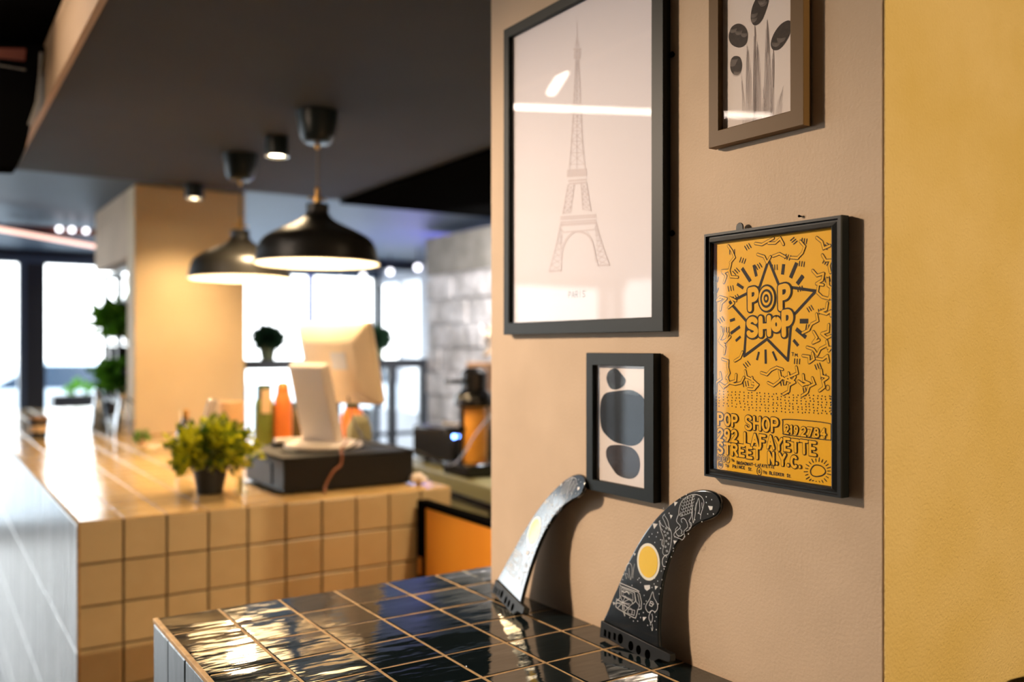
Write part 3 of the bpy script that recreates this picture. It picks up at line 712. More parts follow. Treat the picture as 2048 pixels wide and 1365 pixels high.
outl = [(95,985),(130,910),(165,820),(205,730),(250,620),(300,520),(350,430),(410,340),(480,255),(560,180),(640,120),(720,82),(790,70),(850,78),(895,105),(918,150),(918,200),(895,245),(850,275),(780,300),(710,345),(650,400),(600,470),(560,550),(530,640),(508,740),(495,850),(488,960),(485,1060),(490,1185)]
OUT = smoothp(Z7(outl), False, 4)
barz = [(88,985),(575,1222),(575,1272),(560,1280),(492,1255),(440,1287),(130,1112),(78,1102)]
def make_fin(label, fr, group):
    e = thing('surfboard_fin', fr[0], label, 'surfboard fin', group)
    e.rotation_euler = Matrix((fr[1],fr[2],fr[3])).transposed().to_euler()
    MB().prism(OUT, .001, .0075).build('fin_blade', m_fin, e, bevel=.0022, seg=3)
    b = MB().prism(Z7(barz), -.001, .0095).build('base_bar', m_finb, e, bevel=.001)
    hm_ = MB()
    for (x,y,rx_,ry_) in ((225,1112,22,38),(298,1162,21,36),(352,1190,20,34),(415,1222,22,36)):
        cc = Z7([(x,y)])[0]; hm_.prism(ell(cc, rx_/3.5*.00066*1.25, ry_/3.5*.00066, 20), .0090, .0098)
    for (x,y) in ((118,1070),(148,1085),(185,1095)):
        cc = Z7([(x,y)])[0]; hm_.prism([(cc[0]-.0024,cc[1]-.005),(cc[0]+.0024,cc[1]-.006),(cc[0]+.0024,cc[1]+.004),(cc[0]-.0024,cc[1]+.005)], .0090, .0098)
    hm_.build('bolt_hole', m_hole, b)
    # sticker: round, blank yellow in a white rim
    cc = Z7([(414,575)])[0]
    MB().prism(ell(cc,.0225,.0262,40), .0074, .0080).build('sticker', m_stick, e)
    MB().prism(ell(cc,.0188,.0222,40), .0079, .0083).build('sticker_center', m_sticky, e)
    z_ = .0078; k = MB(); W_ = .00062
    def D(pts, w_=W_, closed=False, sm=False):
        pts = smoothp(pts, closed, 4) if sm else pts
        k.ink(Z7(pts), w_, z_, closed)
    # fish tail figure
    D([(628,240),(632,200),(650,150),(690,118),(735,103),(780,115),(803,150),(800,190),(785,235),(780,275)], sm=True)
    D([(735,103),(720,150),(722,200),(728,300),(740,260),(752,180),(768,130),(775,200),(770,230),(783,250)], sm=True)
    D([(722,200),(715,260),(700,290),(718,310),(705,345),(680,360)], sm=True)
    for r_ in range(6):
        for c_ in range(5):
            x = 645+c_*17+r_*4; y = 245-r_*23-c_*6
            D([(x-8,y),(x-7,y+8),(x,y+12),(x+8,y+8),(x+8,y-2)], .0004)
    D([(628,240),(612,290),(640,330),(600,370),(598,395),(640,415),(655,420),(668,395),(665,360),(690,330),(680,290),(660,270),(645,280),(650,300)], sm=True)
    D([(620,330),(605,350),(615,385),(640,395),(660,380)], sm=True); D([(640,345),(650,360),(645,380)]); D([(700,340),(715,330),(705,300)])
    D([(740,215),(748,170),(760,150)], .0005); D([(790,160),(792,200)], .0005); D([(655,255),(640,235),(632,250)], .0005)
    # spotted creature
    D([(530,240),(515,262),(527,290),(545,330),(570,350),(578,400),(570,470),(555,520),(530,530),(515,505),(525,450),(520,400),(505,360),(490,290),(510,320),(525,330)], sm=True)
    D([(528,250),(550,285),(560,330),(572,360)], sm=True); D([(495,285),(500,330),(515,355)], sm=True); D([(512,420),(510,455),(520,470)], .0009)
    for (x,y) in ((540,340),(550,375),(535,390),(560,410),(540,430),(555,450),(535,470),(545,500),(560,350),(528,365)): D([(x-6,y-4),(x+3,y-6),(x+6,y+3),(x-3,y+6)], .00045, True)
    D([(540,525),(520,545),(513,575),(520,605),(535,608)], .0008, sm=True)
    # leaf
    D([(255,640),(262,600),(285,585),(300,610),(300,660),(290,700),(282,660),(280,620)], sm=True); D([(318,590),(312,625),(305,690)], sm=True); D([(262,690),(250,655),(270,660),(275,690)], .0005)
    # van
    D([(215,722),(330,770),(350,782)], .0012); D([(215,735),(222,745),(335,785)], .0009)
    D([(217,750),(215,830),(190,850),(188,890),(205,905),(300,960),(325,970),(335,940),(340,910),(365,905),(368,860),(355,800),(340,785)], .0009)
    D([(228,755),(318,790),(325,850),(305,870),(300,850),(228,810)], .0008, True); D([(238,770),(305,797),(308,845),(240,812)], .0005, True)
    D([(230,780),(250,790),(265,782),(280,800)], .0013); D([(318,790),(330,855),(350,880),(345,905)], .0006); D([(340,800),(352,860),(355,890)], .0006)
    D([(275,905),(320,915),(315,950),(270,935)], .0006, True); D([(302,918),(300,940)], .0008)
    for t in range(9): D([(235,860),(235+52*math.cos(R(t*40+12)),860+50*math.sin(R(t*40+12)))], .0007)
    D([(195,860),(300,905)], .0006); D([(245,880),(250,955),(240,930),(236,880)], .0006); D([(190,840),(280,880)], .0006); D([(300,870),(250,920)], .0007)
    # spade
    D([(445,785),(455,825),(478,870),(478,905),(462,925),(440,915),(418,930),(398,905),(400,875),(425,835)], .0008, True, True)
    D([(430,850),(445,855),(452,870),(438,888),(422,878)], .0009, True); D([(430,862),(445,872)], .0012)
    D([(438,915),(422,945),(420,975),(435,1000),(445,970),(440,940)], .0008, sm=True); D([(430,1000),(430,1018)], .0009); D([(440,1010),(446,1040),(441,1058),(435,1035)], .0007)
    k2 = k
    for tri in ([(385,740),(425,738),(427,762),(405,778),(390,765)],[(460,742),(482,748),(462,772)],[(833,183),(866,187),(862,210),(845,215)],[(590,425),(615,428),(596,452)],[(594,155),(620,158),(600,185)],[(445,305),(480,310),(455,345)],[(375,962),(402,962),(380,990)],[(165,855),(182,862),(172,878)],[(565,245),(585,250),(572,275)],[(312,512),(326,518),(318,535)]):
        k2.poly(Z7(tri), z_)
    random.seed(5)
    for (x,y) in [(640,130),(690,130),(820,120),(858,140),(820,160),(870,240),(830,240),(790,295),(765,235),(740,280),(695,380),(670,400),(590,480),(590,500),(575,540),(540,540),(540,575),(525,625),(505,640),(460,690),(510,700),(480,710),(455,730),(500,760),(440,755),(385,810),(400,850),(385,870),(490,800),(485,870),(460,930),(470,960),(460,990),(410,1020),(380,930),(360,965),(340,990),(310,990),(285,965),(360,720),(340,700),(300,740),(240,665),(260,690),(350,690),(470,400),(460,440),(500,420),(480,370),(440,380),(420,400),(600,400),(625,395),(680,105),(350,940),(400,910),(470,1050),(235,700),(500,480),(520,200),(560,235)]:
        k2.poly(ell(Z7([(x,y)])[0], .00075, .0009, 8), z_)
    k2.build('art_drawing', m_chalk, e)
    return e
make_fin('black surfboard fin with white drawings, nearer one below the yellow poster', FR, 'surfboard fins leaning on the wall')
make_fin('black surfboard fin reflecting pale light, farther one at the left end of the wall', FL, 'surfboard fins leaning on the wall')

# ------------------------------------------------------------------ pendants
def pendant(label):
    e = thing('pendant_lamp', (0,0,0), label, 'lamp', 'pendant lamps over the bar')
    zr = 1.765-CEIL
    outer = [(.194,zr),(.193,zr+.006),(.190,zr+.02),(.184,zr+.048),(.172,zr+.072),(.150,zr+.090),(.115,zr+.108),(.080,zr+.124),(.052,zr+.140),(.038,zr+.155),(.035,zr+.165),(.035,zr+.187),(.012,zr+.189)]
    inner = [(max(r-.004,.001),z_) for r,z_ in outer]; inner = [(.194,zr-.0004)]+inner[:-2]+[(.030,zr+.180),(.001,zr+.181)]
    sh = MB().lathe(smoothp(outer,False,3), seg=72).build('lamp_shade', m_shade, e, smooth=True)
    MB().lathe(inner, seg=72).build('shade_lining', m_shin, sh, smooth=True)
    MB().tube([(x*0+.194*math.cos(t),.194*math.sin(t),zr) for t in [2*math.pi*k/72 for k in range(73)] for x in (0,)], .0022, 6, caps=False).build('rim', m_shin, sh, smooth=True)
    MB().lathe([(.0125,zr+.186),(.0125,zr+.212),(.008,zr+.216),(.008,zr+.238),(.003,zr+.242)], seg=24).build('brass_fitting', m_brass, e, smooth=True)
    MB().tube([(-.03,0,zr+.205),(.03,0,zr+.205)], .004, 10).build('wing_pin', m_brass, e)
    MB().tube([(0,0,zr+.235),(0,0,-.09)], .0035, 10).build('cord', m_cord, e)
    MB().lathe([(.066,0),(.063,-.03),(.056,-.07),(.050,-.088),(.040,-.098),(.006,-.102)], seg=40).build('canopy', m_canopy, e, smooth=True)
    MB().lathe([(.007,-.100),(.009,-.106),(.006,-.118),(.001,-.120)], seg=16).build('cord_grip', m_brass, e, smooth=True)
    MB().sphere((0,0,zr+.075), .045).build('bulb', m_bulb, e, smooth=True)
    return e
p1 = pendant('nearer black domed pendant lamp hanging over the cash register end of the bar'); p1.location = (1.060, 2.745, CEIL)
p2 = copy_tree(p1); p2.location = (1.045, 3.517, CEIL); p2['label'] = 'farther black domed pendant lamp, left and behind the other one'
for i, p in enumerate((p1, p2)):
    lamp('pendant_light', 'POINT', (p.location.x, p.location.y, 1.815), 11, WARM, size=.045)
# ceiling spots
def spot(label):
    e = thing('ceiling_spotlight', (0,0,0), label, 'lamp', 'black cylinder spotlights on the ceiling')
    MB().lathe([(.001,0),(.041,0),(.041,-.062),(.040,-.068),(.034,-.068),(.034,-.055),(.001,-.055)], seg=36).build('housing', m_canopy, e, smooth=True)
    MB().lathe([(.001,-.0600),(.030,-.0600),(.0335,-.0605)], seg=30).build('lens', m_spotl, e)
    MB().lathe([(.033,-.0665),(.036,-.070),(.042,-.068),(.042,-.064)], seg=36).build('rim', m_steel, e, smooth=True)
    return e
s1 = spot('nearer black cylinder ceiling spotlight between the two pendant lamps'); s1.location = (1.065,3.15,CEIL-.0005)
s2 = copy_tree(s1); s2.location = (1.055,4.257,CEIL-.0005); s2['label'] = 'farther black cylinder ceiling spotlight in front of the beige column'
for x,y in ((1.065,3.15),(1.055,4.257)):
    lamp('spot_beam', 'SPOT', (x,y,CEIL-.075), 44 if y < 4 else 24, WARM, (0,0,0), .05, 125, .9)
# unseen spots: one behind the photographer, another added to brighten the bar front
s3 = copy_tree(s1); s3.location = (1.02,-1.55,CEIL-.0005); s3['label'] = 'ceiling spotlight behind the photographer facing the yellow wall'
lamp('spot_beam', 'SPOT', (1.02,-1.55,CEIL-.075), 108, (1,.76,.46), size=.03, spot=90, blend=.9, tgt=(1.0,.6,1.45))
s4 = copy_tree(s1); s4.location = (1.42,1.85,CEIL-.0005); s4['label'] = 'added spotlight just past the end of the picture wall, brightening the bar front, hidden by the picture wall'
lamp('spot_beam', 'SPOT', (1.42,1.85,CEIL-.075), 34, WARM, size=.03, spot=120, blend=.9)  # beam of the added hidden spot, lifts the bar front

s5 = copy_tree(s1); s5.location = (2.35,3.3,CEIL-.0205); s5['label'] = 'added spotlight over the back worktop, brightening the block wall, hidden by the picture wall'  # added unseen lamp that lifts the block wall
lamp('spot_beam', 'SPOT', (2.35,3.3,CEIL-.095), 60, (1,.93,.88), size=.03, spot=150, blend=.9)
# ------------------------------------------------------------------ hanging light lines in the left part of the room (mirrored in the glass)
def ledline(p, q, label, m_, wd=.02, group='hanging light bars'):
    p, q = Vector(p), Vector(q); d = (q-p); e = thing('light_bar', p, label, 'lamp', group); L_ = d.length; d = d.normalized(); sd = Vector((0,0,1)).cross(d).normalized(); up = d.cross(sd)
    MB().obox(d*L_/2, d, sd, up, (L_/2,wd,.008)).build('diffuser', m_, e, bevel=.003)
    MB().obox(d*L_/2+up*.018, d, sd, up, (L_/2,wd,.0095)).build('housing', m_dark, e)
    for s_ in (.08, .92):
        b = d*L_*s_+up*.027; top = -.002+(2.42 if p.y < 4.3 and p.x < .32 else CEIL+.03)-p.z-d.z*L_*s_
        MB().tube([b,(b.x,b.y,top)], .0015, 6).build('wire', m_steel, e)
ledline((.12,2.775,2.36),(-.88,2.30,2.36), 'long hanging light bar mirrored as a line across the pictures', m_led, .0065)
ledline((-.013,2.498,2.36),(.089,2.283,2.36), 'short hanging light bar mirrored near the top of the tower print', m_led, .013)
ledline((-1.7,3.5,2.36),(-2.7,4.1,2.36), 'hanging light bar in the far left of the room', m_led, .02)
ledline((.30,5.68,2.155),(.99,6.40,2.15), 'pink-glowing light bar hanging before the far left windows', m_ledp, .026)
# track spot aimed at the pictures, out of view to the left
def track_spot(loc, tgt, en, ang, label, col=(1,.78,.58)):
    e = thing('track_spotlight', loc, label, 'lamp', 'track spotlights in the left part of the room')
    d = (Vector(tgt)-Vector(loc)).normalized(); e.rotation_euler = (-d).to_track_quat('Z','Y').to_euler()
    MB().lathe([(.001,.10),(.030,.10),(.036,.09),(.036,-.02),(.033,-.024),(.030,-.020),(.030,-.005),(.001,-.005)], seg=32).build('housing', m_canopy, e, smooth=True)
    MB().lathe([(.001,-.007),(.029,-.007)], seg=32).build('lens', m_spotl, e)
    q = thing('track_mount', (loc[0]-d.x*.06,loc[1]-d.y*.06,2.42), 'small ceiling mount of the '+label, 'lamp mount')
    MB().lathe([(.001,0),(.03,0),(.03,-.012),(.008,-.014),(.008,loc[2]-2.42+.045),(.001,loc[2]-2.42+.045)], seg=20).build('mount_body', m_canopy, q, smooth=True)
    p = Vector(loc)+d*.04
    lamp('track_beam', 'SPOT', p, en, col, size=.065, spot=ang, blend=.8, tgt=tgt)
track_spot((-.62,2.50,2.30), (.9,1.02,.85), 120, 68, 'spotlight left of the bar aimed at the picture wall')
track_spot((-1.5,2.1,2.25), (.33,2.7,2.32), 26, 60, 'added spotlight left of the bar brightening the beige ceiling edge')  # unseen extra lamp, put in to brighten the fascia
lamp('block_wall_fill', 'SPOT', (2.33,3.62,2.10), 110, (1,.96,.95), size=.04, spot=95, blend=.8, tgt=(2.87,4.9,1.45))  # added lamp with no fixture, brightens the block wall from out of view
# red-brown rail with three spots
e = thing('spotlight_rail', (.45,6.2,2.20), 'reddish ceiling rail with three small white spotlights near the left windows', 'lamp')
MB().box(0,.95,.03,.06,0,.045).build('rail', m_red, e)
for x in (.28,.35,.43): MB().sphere((x,0,.028), .017).build('spot_globe', m_globe, e, smooth=True)
# globe spots of the annex
g0 = thing('globe_spotlight', (3.3,6.4,2.13), 'nearest and rightmost small white globe light under the blue ceiling', 'lamp', 'globe lights in the back room')
MB().sphere((0,0,0), .026).build('globe', m_globe, g0, smooth=True)
MB().tube([(0,0,.02),(0,0,.144)], .006, 8).build('stem', m_dark, g0)
for y,l_ in ((6.9,'second small white globe light from the right under the blue ceiling'),(7.45,'third small white globe light from the right under the blue ceiling'),(7.96,'leftmost small white globe light, by the back window top')):
    c_ = copy_tree(g0); c_.location = (3.3,y,2.13); c_['label'] = l_
# purple tape light behind the block wall end
e = thing('purple_light_strip', (2.89,5.4105,2.10), 'purple light strip behind the end of the block wall', 'lamp')
MB().box(0,.16,0,.02,0,.02).build('diffuser', m_purple, e)
lamp('purple_glow', 'AREA', (3.15,5.8,1.65), 6, (.28,.2,1), (R(180),R(-25),0), sx=.5, sy=.5)
# dark lintel beam in the annex
struct(MB().box(2.4,XR-.01,7.35,7.42,2.19,CEIL+.03), 'trim_3', m_dark)

# ------------------------------------------------------------------ dark extractor box top left
e = thing('extractor_box', on_y(20,200,3.05), 'dark tapered box hanging from the ceiling in the top left corner', 'ventilation box')
o0 = e.location.copy()
poly = [on_y(a_,b_,3.05)-o0 for a_,b_ in ((-160,88),(88,88),(92,96),(84,150),(52,295),(32,338),(-160,328))]
ny = [(p.x,p.z) for p in poly]
MB().prism(ny, 0, .10, m=lambda v:(v[0],v[2],v[1])).build('housing', m_black, e, bevel=.006)
pp = [on_y(a_,b_,3.048)-o0 for a_,b_ in ((-40,96),(52,98),(50,122),(-40,112))]
MB().prism([(p.x,p.z) for p in pp], -.006, .002, m=lambda v:(v[0],v[2],v[1])).build('copper_panel', m_red, e)
a_, b_ = on_y(-5,130,3.04)-o0, on_y(52,140,3.04)-o0
MB().tube([a_,b_], .003, 8).build('grey_bar', m_steel, e)
pts = [on_y(x,y,3.04)-o0 for x,y in ((82,105),(80,150),(74,205),(58,250))]
MB().tube(pts, .004, 8).build('bracket', m_conc, e)
MB().box(-.25,-.23,.03,.05,.0,2.42-o0.z).build('hanger_rod', m_black, e)

# ------------------------------------------------------------------ plants
def foliage(c, rx_, ry_, rz_, n, ls, seed, low=-.5):
    random.seed(seed); mb = MB()
    while n > 0:
        v = Vector((random.gauss(0,1),random.gauss(0,1),random.gauss(0,1))).normalized()
        if v.z < low: continue
        n -= 1; k = random.uniform(.05,1.0)**.6*(1+.22*math.sin(5*v.x+seed)*math.cos(4*v.y+2*v.z)+random.choice((0,0,0,.18)))
        p = Vector(c)+Vector((v.x*rx_,v.y*ry_,v.z*rz_))*k
        d = (v+Vector((random.uniform(-.6,.6),random.uniform(-.6,.6),random.uniform(-.3,.7)))).normalized()
        s_ = d.orthogonal().normalized(); s_ = (Matrix.Rotation(random.uniform(0,6.28),3,d) @ s_); nn = d.cross(s_)
        l = ls*random.uniform(.7,1.3); w_ = l*.36
        mb.add([p, p+d*l*.4+s_*w_+nn*w_*.3, p+d*l, p+d*l*.4-s_*w_+nn*w_*.3, p+d*l*.5], [(0,1,4),(1,2,4),(2,3,4),(3,0,4)])
    return mb
def pot_plant(loc, label, r, h, fr_, fz, n, ls, mp_, ml, seed, group=None, name='potted_plant', cat='plant'):
    e = thing(name, loc, label, cat, group)
    MB().lathe([(.001,0),(r*.72,0),(r*.95,h*.86),(r,h*.87),(r*1.03,h),(r*.93,h),(r*.9,h*.9),(.001,h*.88)], seg=32).build('pot', mp_, e, smooth=True)
    st_ = MB(); random.seed(seed)
    for k in range(9):
        a_ = k*.7; q = Vector((fr_*.55*math.cos(a_),fr_*.55*math.sin(a_),h+fz*random.uniform(.7,1.3)))
        st_.tube([(0,0,h*.85),(q.x*.4,q.y*.4,h+fz*.5),q], .0018, 5)
    st_.build('stem', m_stem, e)
    foliage((0,0,h+fz*.62), fr_, fr_, fz, n, ls, seed, -.75).build('foliage', ml, e)
    return e
pl = on_z(420,990,TM); pot_plant((pl.x+.008,pl.y+.03,TM), 'bright green bushy plant in a dark pot at the front of the tiled bar', .050, .080, .104, .074, 1200, .027, m_pot, m_leafy, 3)
# small glass vase with a twig
v_ = on_z(486,996,TM)
e = thing('bud_vase', (v_.x,v_.y+.02,TM), 'tiny clear glass vase with a twig between the plant and the cash drawer', 'vase')
MB().lathe([(.001,.001),(.018,.001),(.021,.012),(.016,.032),(.009,.05),(.011,.058),(.0095,.058),(.0075,.05),(.014,.032),(.018,.012),(.001,.004)], seg=28).build('glass', m_cglass, e, smooth=True)
tw = MB()
for a_,b_ in ((.012,.085),(-.012,.075),(.004,.10)): tw.tube([(0,0,.006),(a_*.3,0,.05),(a_,0,b_)], .0012, 5)
tw.build('twig', m_stem, e)
# ------------------------------------------------------------------ cash drawer and register
e = thing('cash_drawer', (.869,2.508,TM), 'wide flat black cash drawer on the bar under the register', 'cash drawer')
DH = .106
MB().box(0,.41,0,.36,.004,DH-.006).build('body', m_drawer, e, bevel=.004)
MB().box(-.003,.413,-.003,.363,DH-.006,DH).build('lid', m_drawer, e, bevel=.003)
for x,y in ((.03,.03),(.38,.03),(.03,.33),(.38,.33)): MB().lathe([(.001,0),(.012,0),(.012,.0045),(.001,.0045)],(x,y,0),seg=16).build('foot', m_rubber, e)
MB().box(-.004,-.0005,.10,.26,.02,.08).build('drawer_front', m_drawer, e, bevel=.001)
ZD = TM+DH
e = thing('register_screen', (1.07,2.72,ZD), 'cream-backed tilted register screen on a broad stand, seen from behind', 'cash register')
MB().lathe([(.001,0),(.118,0),(.122,.006),(.118,.014),(.09,.020),(.001,.022)], seg=48).build('base', m_pos2, e, smooth=True)
e.rotation_euler = (0,0,R(24))
# neck: broad slab leaning towards -x as it rises
nk = MB(); lean = R(15)
up = Vector((-math.sin(lean),0,math.cos(lean))); nx = Vector((math.cos(lean),0,math.sin(lean)))
nk.obox(Vector((.0,0,.018))+up*.125, (0,1,0), nx, up, (.075,.020,.128)); nk.build('stand', m_pos2, e, bevel=.010, seg=3)
# screen housing: tapered back
l2 = R(14); up2 = Vector((-math.sin(l2),0,math.cos(l2))); n2 = Vector((math.cos(l2),0,math.sin(l2)))
c2 = Vector((.075,0,.262))
def SP(y,z_,d): return c2+Vector((0,1,0))*y+up2*z_+n2*d
sb = MB(); w2, h2 = .152, .134
rings = [(1,1,.022),(1,1,-.004),(.97,.96,-.014),(.72,.62,-.040),(.66,.54,-.043)]
vs = []; fs = []
for (a_,b_,d_) in rings: vs += [SP(-w2*a_,-h2*b_,d_),SP(w2*a_,-h2*b_,d_),SP(w2*a_,h2*b_,d_),SP(-w2*a_,h2*b_,d_)]
fs.append((0,1,2,3)); fs.append((19,18,17,16))
for i in range(4):
    for k in range(4): fs.append((i*4+k,i*4+(k+1)%4,(i+1)*4+(k+1)%4,(i+1)*4+k))
hs = sb.add(vs,fs).build('screen_housing', m_pos, e, bevel=.010, seg=3)
MB().obox(SP(0,0,.0235),(0,1,0),up2,n2,(w2*.93,h2*.9,.0014)).build('display', m_blackgl, hs)
MB().obox(SP(-.04,.02,-.0445),(0,1,0),up2,n2,(.032,.028,.0008)).build('label_plate', m_white, hs)
# cables
def cable(pts, r, m_, label):
    pts = [Vector(p) for p in pts]; e_ = MB(); b = thing('cable', pts[0], label, 'cable', 'cables at the register')
    e_.tube(smoothp([tuple(p-pts[0]) for p in pts], False, 8), r, 8); e_.build('cord', m_, b, smooth=True)
cable([(1.10,2.60,ZD+.03),(1.05,2.535,ZD+.006),(1.04,2.500,ZD+.003),(1.035,2.496,ZD-.03),(1.012,2.494,TM+.06),(.985,2.488,TM+.02),(.975,2.47,TM+.004)], .0035, m_cable2, 'reddish cable hanging over the front of the cash drawer')
cable([(1.15,2.72,ZD+.17),(1.155,2.68,ZD+.08),(1.17,2.60,ZD+.02),(1.24,2.53,ZD+.005),(1.30,2.49,ZD-.01),(1.42,2.55,1.12),(1.55,2.68,1.13),(1.72,2.85,1.20),(1.86,2.95,1.26)], .0025, m_cable, 'dark cable running from the register screen to the back counter')
cable([(.90,2.62,ZD+.004),(.93,2.58,ZD+.004),(1.0,2.56,ZD+.004),(1.08,2.56,ZD+.006),(1.14,2.60,ZD+.03),(1.17,2.66,ZD+.05)], .003, m_cable, 'thin cable lying across the top of the cash drawer')
e = thing('stapler', (.93,2.80,ZD), 'small dark stapler with pale top on the cash drawer left of the register', 'stapler')
MB().box(0,.11,-.014,.014,0,.012).build('base', m_drawer, e, bevel=.003); MB().box(.01,.11,-.012,.012,.0125,.026).build('arm', m_pos2, e, bevel=.004)

# ------------------------------------------------------------------ things on the bar behind the drawer
def bottle(loc, prof, cap, label, m_, mc, name='bottle', cat='bottle'):
    e = thing(name, loc, label, cat); MB().lathe(prof, seg=36).build('body', m_, e, smooth=True)
    MB().lathe(cap, seg=32).build('cap', mc, e, smooth=True); return e
bx1 = on_y(528,800,3.15)
e = bottle((bx1.x,3.15,TM), [(.001,0),(.032,0),(.034,.004),(.034,.215),(.031,.232),(.024,.24),(.001,.24)], [(.024,.24),(.025,.243),(.025,.285),(.022,.29),(.001,.29)], 'olive green flask with dark cap behind the cash drawer', m_tgreen, m_capg, 'vacuum_flask', 'flask')
MB().box(-.020,.012,-.037,-.0335,.19,.272).build('paper_label', m_cream, e)
bx2 = on_y(566,800,3.12)
bottle((bx2.x,3.12,TM), [(.001,0),(.029,0),(.031,.004),(.031,.215),(.029,.24),(.023,.258),(.001,.26)], [(.0225,.258),(.023,.262),(.021,.288),(.014,.297),(.001,.298)], 'orange bottle beside the olive flask', m_tor, m_tor)
bx3 = on_y(605,800,3.28)
bottle((bx3.x,3.28,TM), [(.001,0),(.046,0),(.05,.006),(.05,.15),(.04,.185),(.036,.19),(.001,.19)], [(.038,.19),(.04,.193),(.04,.215),(.001,.216)], 'dark jar between the orange bottle and the register stand', mat('dark_jar',(.10,.07,.03),.25), m_capg, 'jar', 'jar')
bx4 = on_y(705,800,3.2)
bottle((bx4.x,3.2,TM), [(.001,0),(.04,0),(.043,.005),(.043,.16),(.03,.19),(.001,.192)], [(.026,.192),(.027,.195),(.027,.215),(.001,.216)], 'orange container seen behind the register stand', mat('burnt_orange',(.62,.15,.02),.4), m_capg, 'jar', 'jar')
bx5 = Vector((1.295,2.96,0))
e = thing('paper_bag', (bx5.x,2.96,TM), 'olive grey bag standing behind the register on the right', 'bag')
MB().add([(-.045,-.03,0),(.045,-.03,0),(.045,.03,0),(-.045,.03,0),(-.04,-.025,.14),(.04,-.025,.14),(.04,.025,.14),(-.04,.025,.14),(-.02,-.004,.185),(.03,-.004,.18),(.03,.004,.18),(-.02,.004,.185)],
  [(3,2,1,0),(0,1,5,4),(1,2,6,5),(2,3,7,6),(3,0,4,7),(4,5,9,8),(5,6,10,9),(6,7,11,10),(7,4,8,11),(8,9,10,11)]).build('bag_body', mat('kraft_grey',(.20,.18,.10),.7,bump=.5,bscale=30,bdist=.01), e, bevel=.006)
# cream cup holder stack
b6 = on_y(465,850,3.35)
e = thing('paper_cup_stack', (b6.x,3.35,TM), 'stack of cream paper cups in front of the column', 'cups')
for k in range(3): MB().lathe([(.001,.002),(.034,0),(.047,.165),(.049,.168),(.046,.168),(.032,.006)],(0,0,k*.026),seg=36).build('paper_cup', m_cream, e, smooth=True)
b6b = on_y(447,850,3.2)
e = thing('paper_cup', (b6b.x,3.2,TM), 'single low cream cup left of the cup stack', 'cup')
MB().lathe([(.001,.002),(.026,0),(.036,.075),(.038,.078),(.034,.077),(.024,.006)], seg=32).build('cup_wall', m_pos2, e, smooth=True)
# tipped steel blade / spatula in a holder
b7 = on_y(402,850,3.5)
e = thing('cake_server', (b7.x,3.5,TM), 'shiny steel server standing tilted left of the paper cups', 'utensil')
MB().obox((.022,0,.125),(math.cos(R(-14)),0,math.sin(R(-14))),(0,1,0),(math.sin(R(14)),0,math.cos(R(14))),(.018,.002,.10)).build('blade', m_steel, e, bevel=.0015)
MB().lathe([(.001,0),(.025,0),(.027,.05),(.024,.05),(.022,.005),(.001,.005)], seg=28).build('holder', m_pot, e, smooth=True)
b8 = on_y(370,850,3.3)
bottle((b8.x,3.3,TM), [(.001,0),(.026,0),(.029,.005),(.029,.12),(.020,.145),(.011,.160),(.011,.178),(.001,.179)], [(.0115,.172),(.014,.173),(.014,.20),(.001,.202)], 'small dark dropper bottle left of the steel server', mat('dark_bottle',(.05,.035,.01),.12,coat=.5), m_brass)
b9 = on_y(285,850,4.1)
pot_plant((b9.x,4.1,TM), 'tiny pale green sprig at the foot of the column', .018, .025, .028, .025, 60, .02, m_cream, m_leafg, 9, name='herb_cup')
# cup with lid at the left
b10 = on_z(60,880,TM)
e = thing('takeaway_cup', (b10.x+.04,b10.y+.06,TM), 'dark takeaway cup with tan lid at the far left edge of the bar', 'cup')
MB().lathe([(.001,0),(.033,0),(.043,.085),(.001,.085)], seg=36).build('cup_wall', m_pot, e, smooth=True)
MB().lathe([(.045,.084),(.046,.09),(.043,.098),(.038,.102),(.001,.100)], seg=36).build('lid', m_wood2, e, smooth=True)
MB().lathe([(.0376,.03),(.0405,.06),(.041,.06),(.0381,.03)], seg=36).build('sleeve', m_cream, e)

nb = on_z(842,972,TM)
e = thing('crumpled_napkin', (nb.x+.005,nb.y+.03,TM), 'small crumpled pinkish napkin beside the right end of the cash drawer', 'napkin')
nk_ = MB().sphere((0,0,.016), .028, 14, 9, .55); random.seed(2)
nk_.v = [(x*(1+random.uniform(-.3,.2)), y*(1+random.uniform(-.3,.2)), max(.0005,z_+random.uniform(-.004,.006))) for x,y,z_ in nk_.v]
nk_.build('napkin_fold', m_pos2, e, smooth=True)
# ------------------------------------------------------------------ shelf with plants behind the column
e = thing('display_shelf', (.895,4.80,TM+.001), 'black open metal shelf with plants on the bar beside the column', 'shelf')
fr = MB(); SW, SD, SH = .30, .86, .83
for x in (0,SW-.018):
    for y in (0,SD/2,SD-.018): fr.box(x,x+.026,y,y+.030,0,SH)
for z_ in (SH-.018,.0): fr.box(0,SW,0,.018,z_,z_+.018).box(0,SW,SD-.018,SD,z_,z_+.018).box(0,.018,0,SD,z_,z_+.018).box(SW-.018,SW,0,SD,z_,z_+.018)
fr.build('frame', m_dark, e)
for z_ in (.13,.29,.44,.66): MB().box(.002,SW-.002,.002,SD-.002,z_-.012,z_+.010).build('shelf_board', m_dark, e)
MB().box(SW-.016,SW-.006,.02,.45,.02,.20).build('back_panel', m_wood2, e)
for z_,h_,mm in ((.0,.28,m_wood2),(.305,.12,m_dark),(.455,.13,m_dark)): MB().box(.03,SW-.03,SD-.012,SD-.004,z_+.02,z_+h_).build('end_panel', mm, e)
def shelf_plant(y, z_, label, sc, seed):
    pot_plant((.895+.07,4.80+y,TM+.001+z_), label, .05, .06, .165*sc, .085*sc, 900, .05, m_wood2, m_leafg, seed, 'plants on the metal shelf')
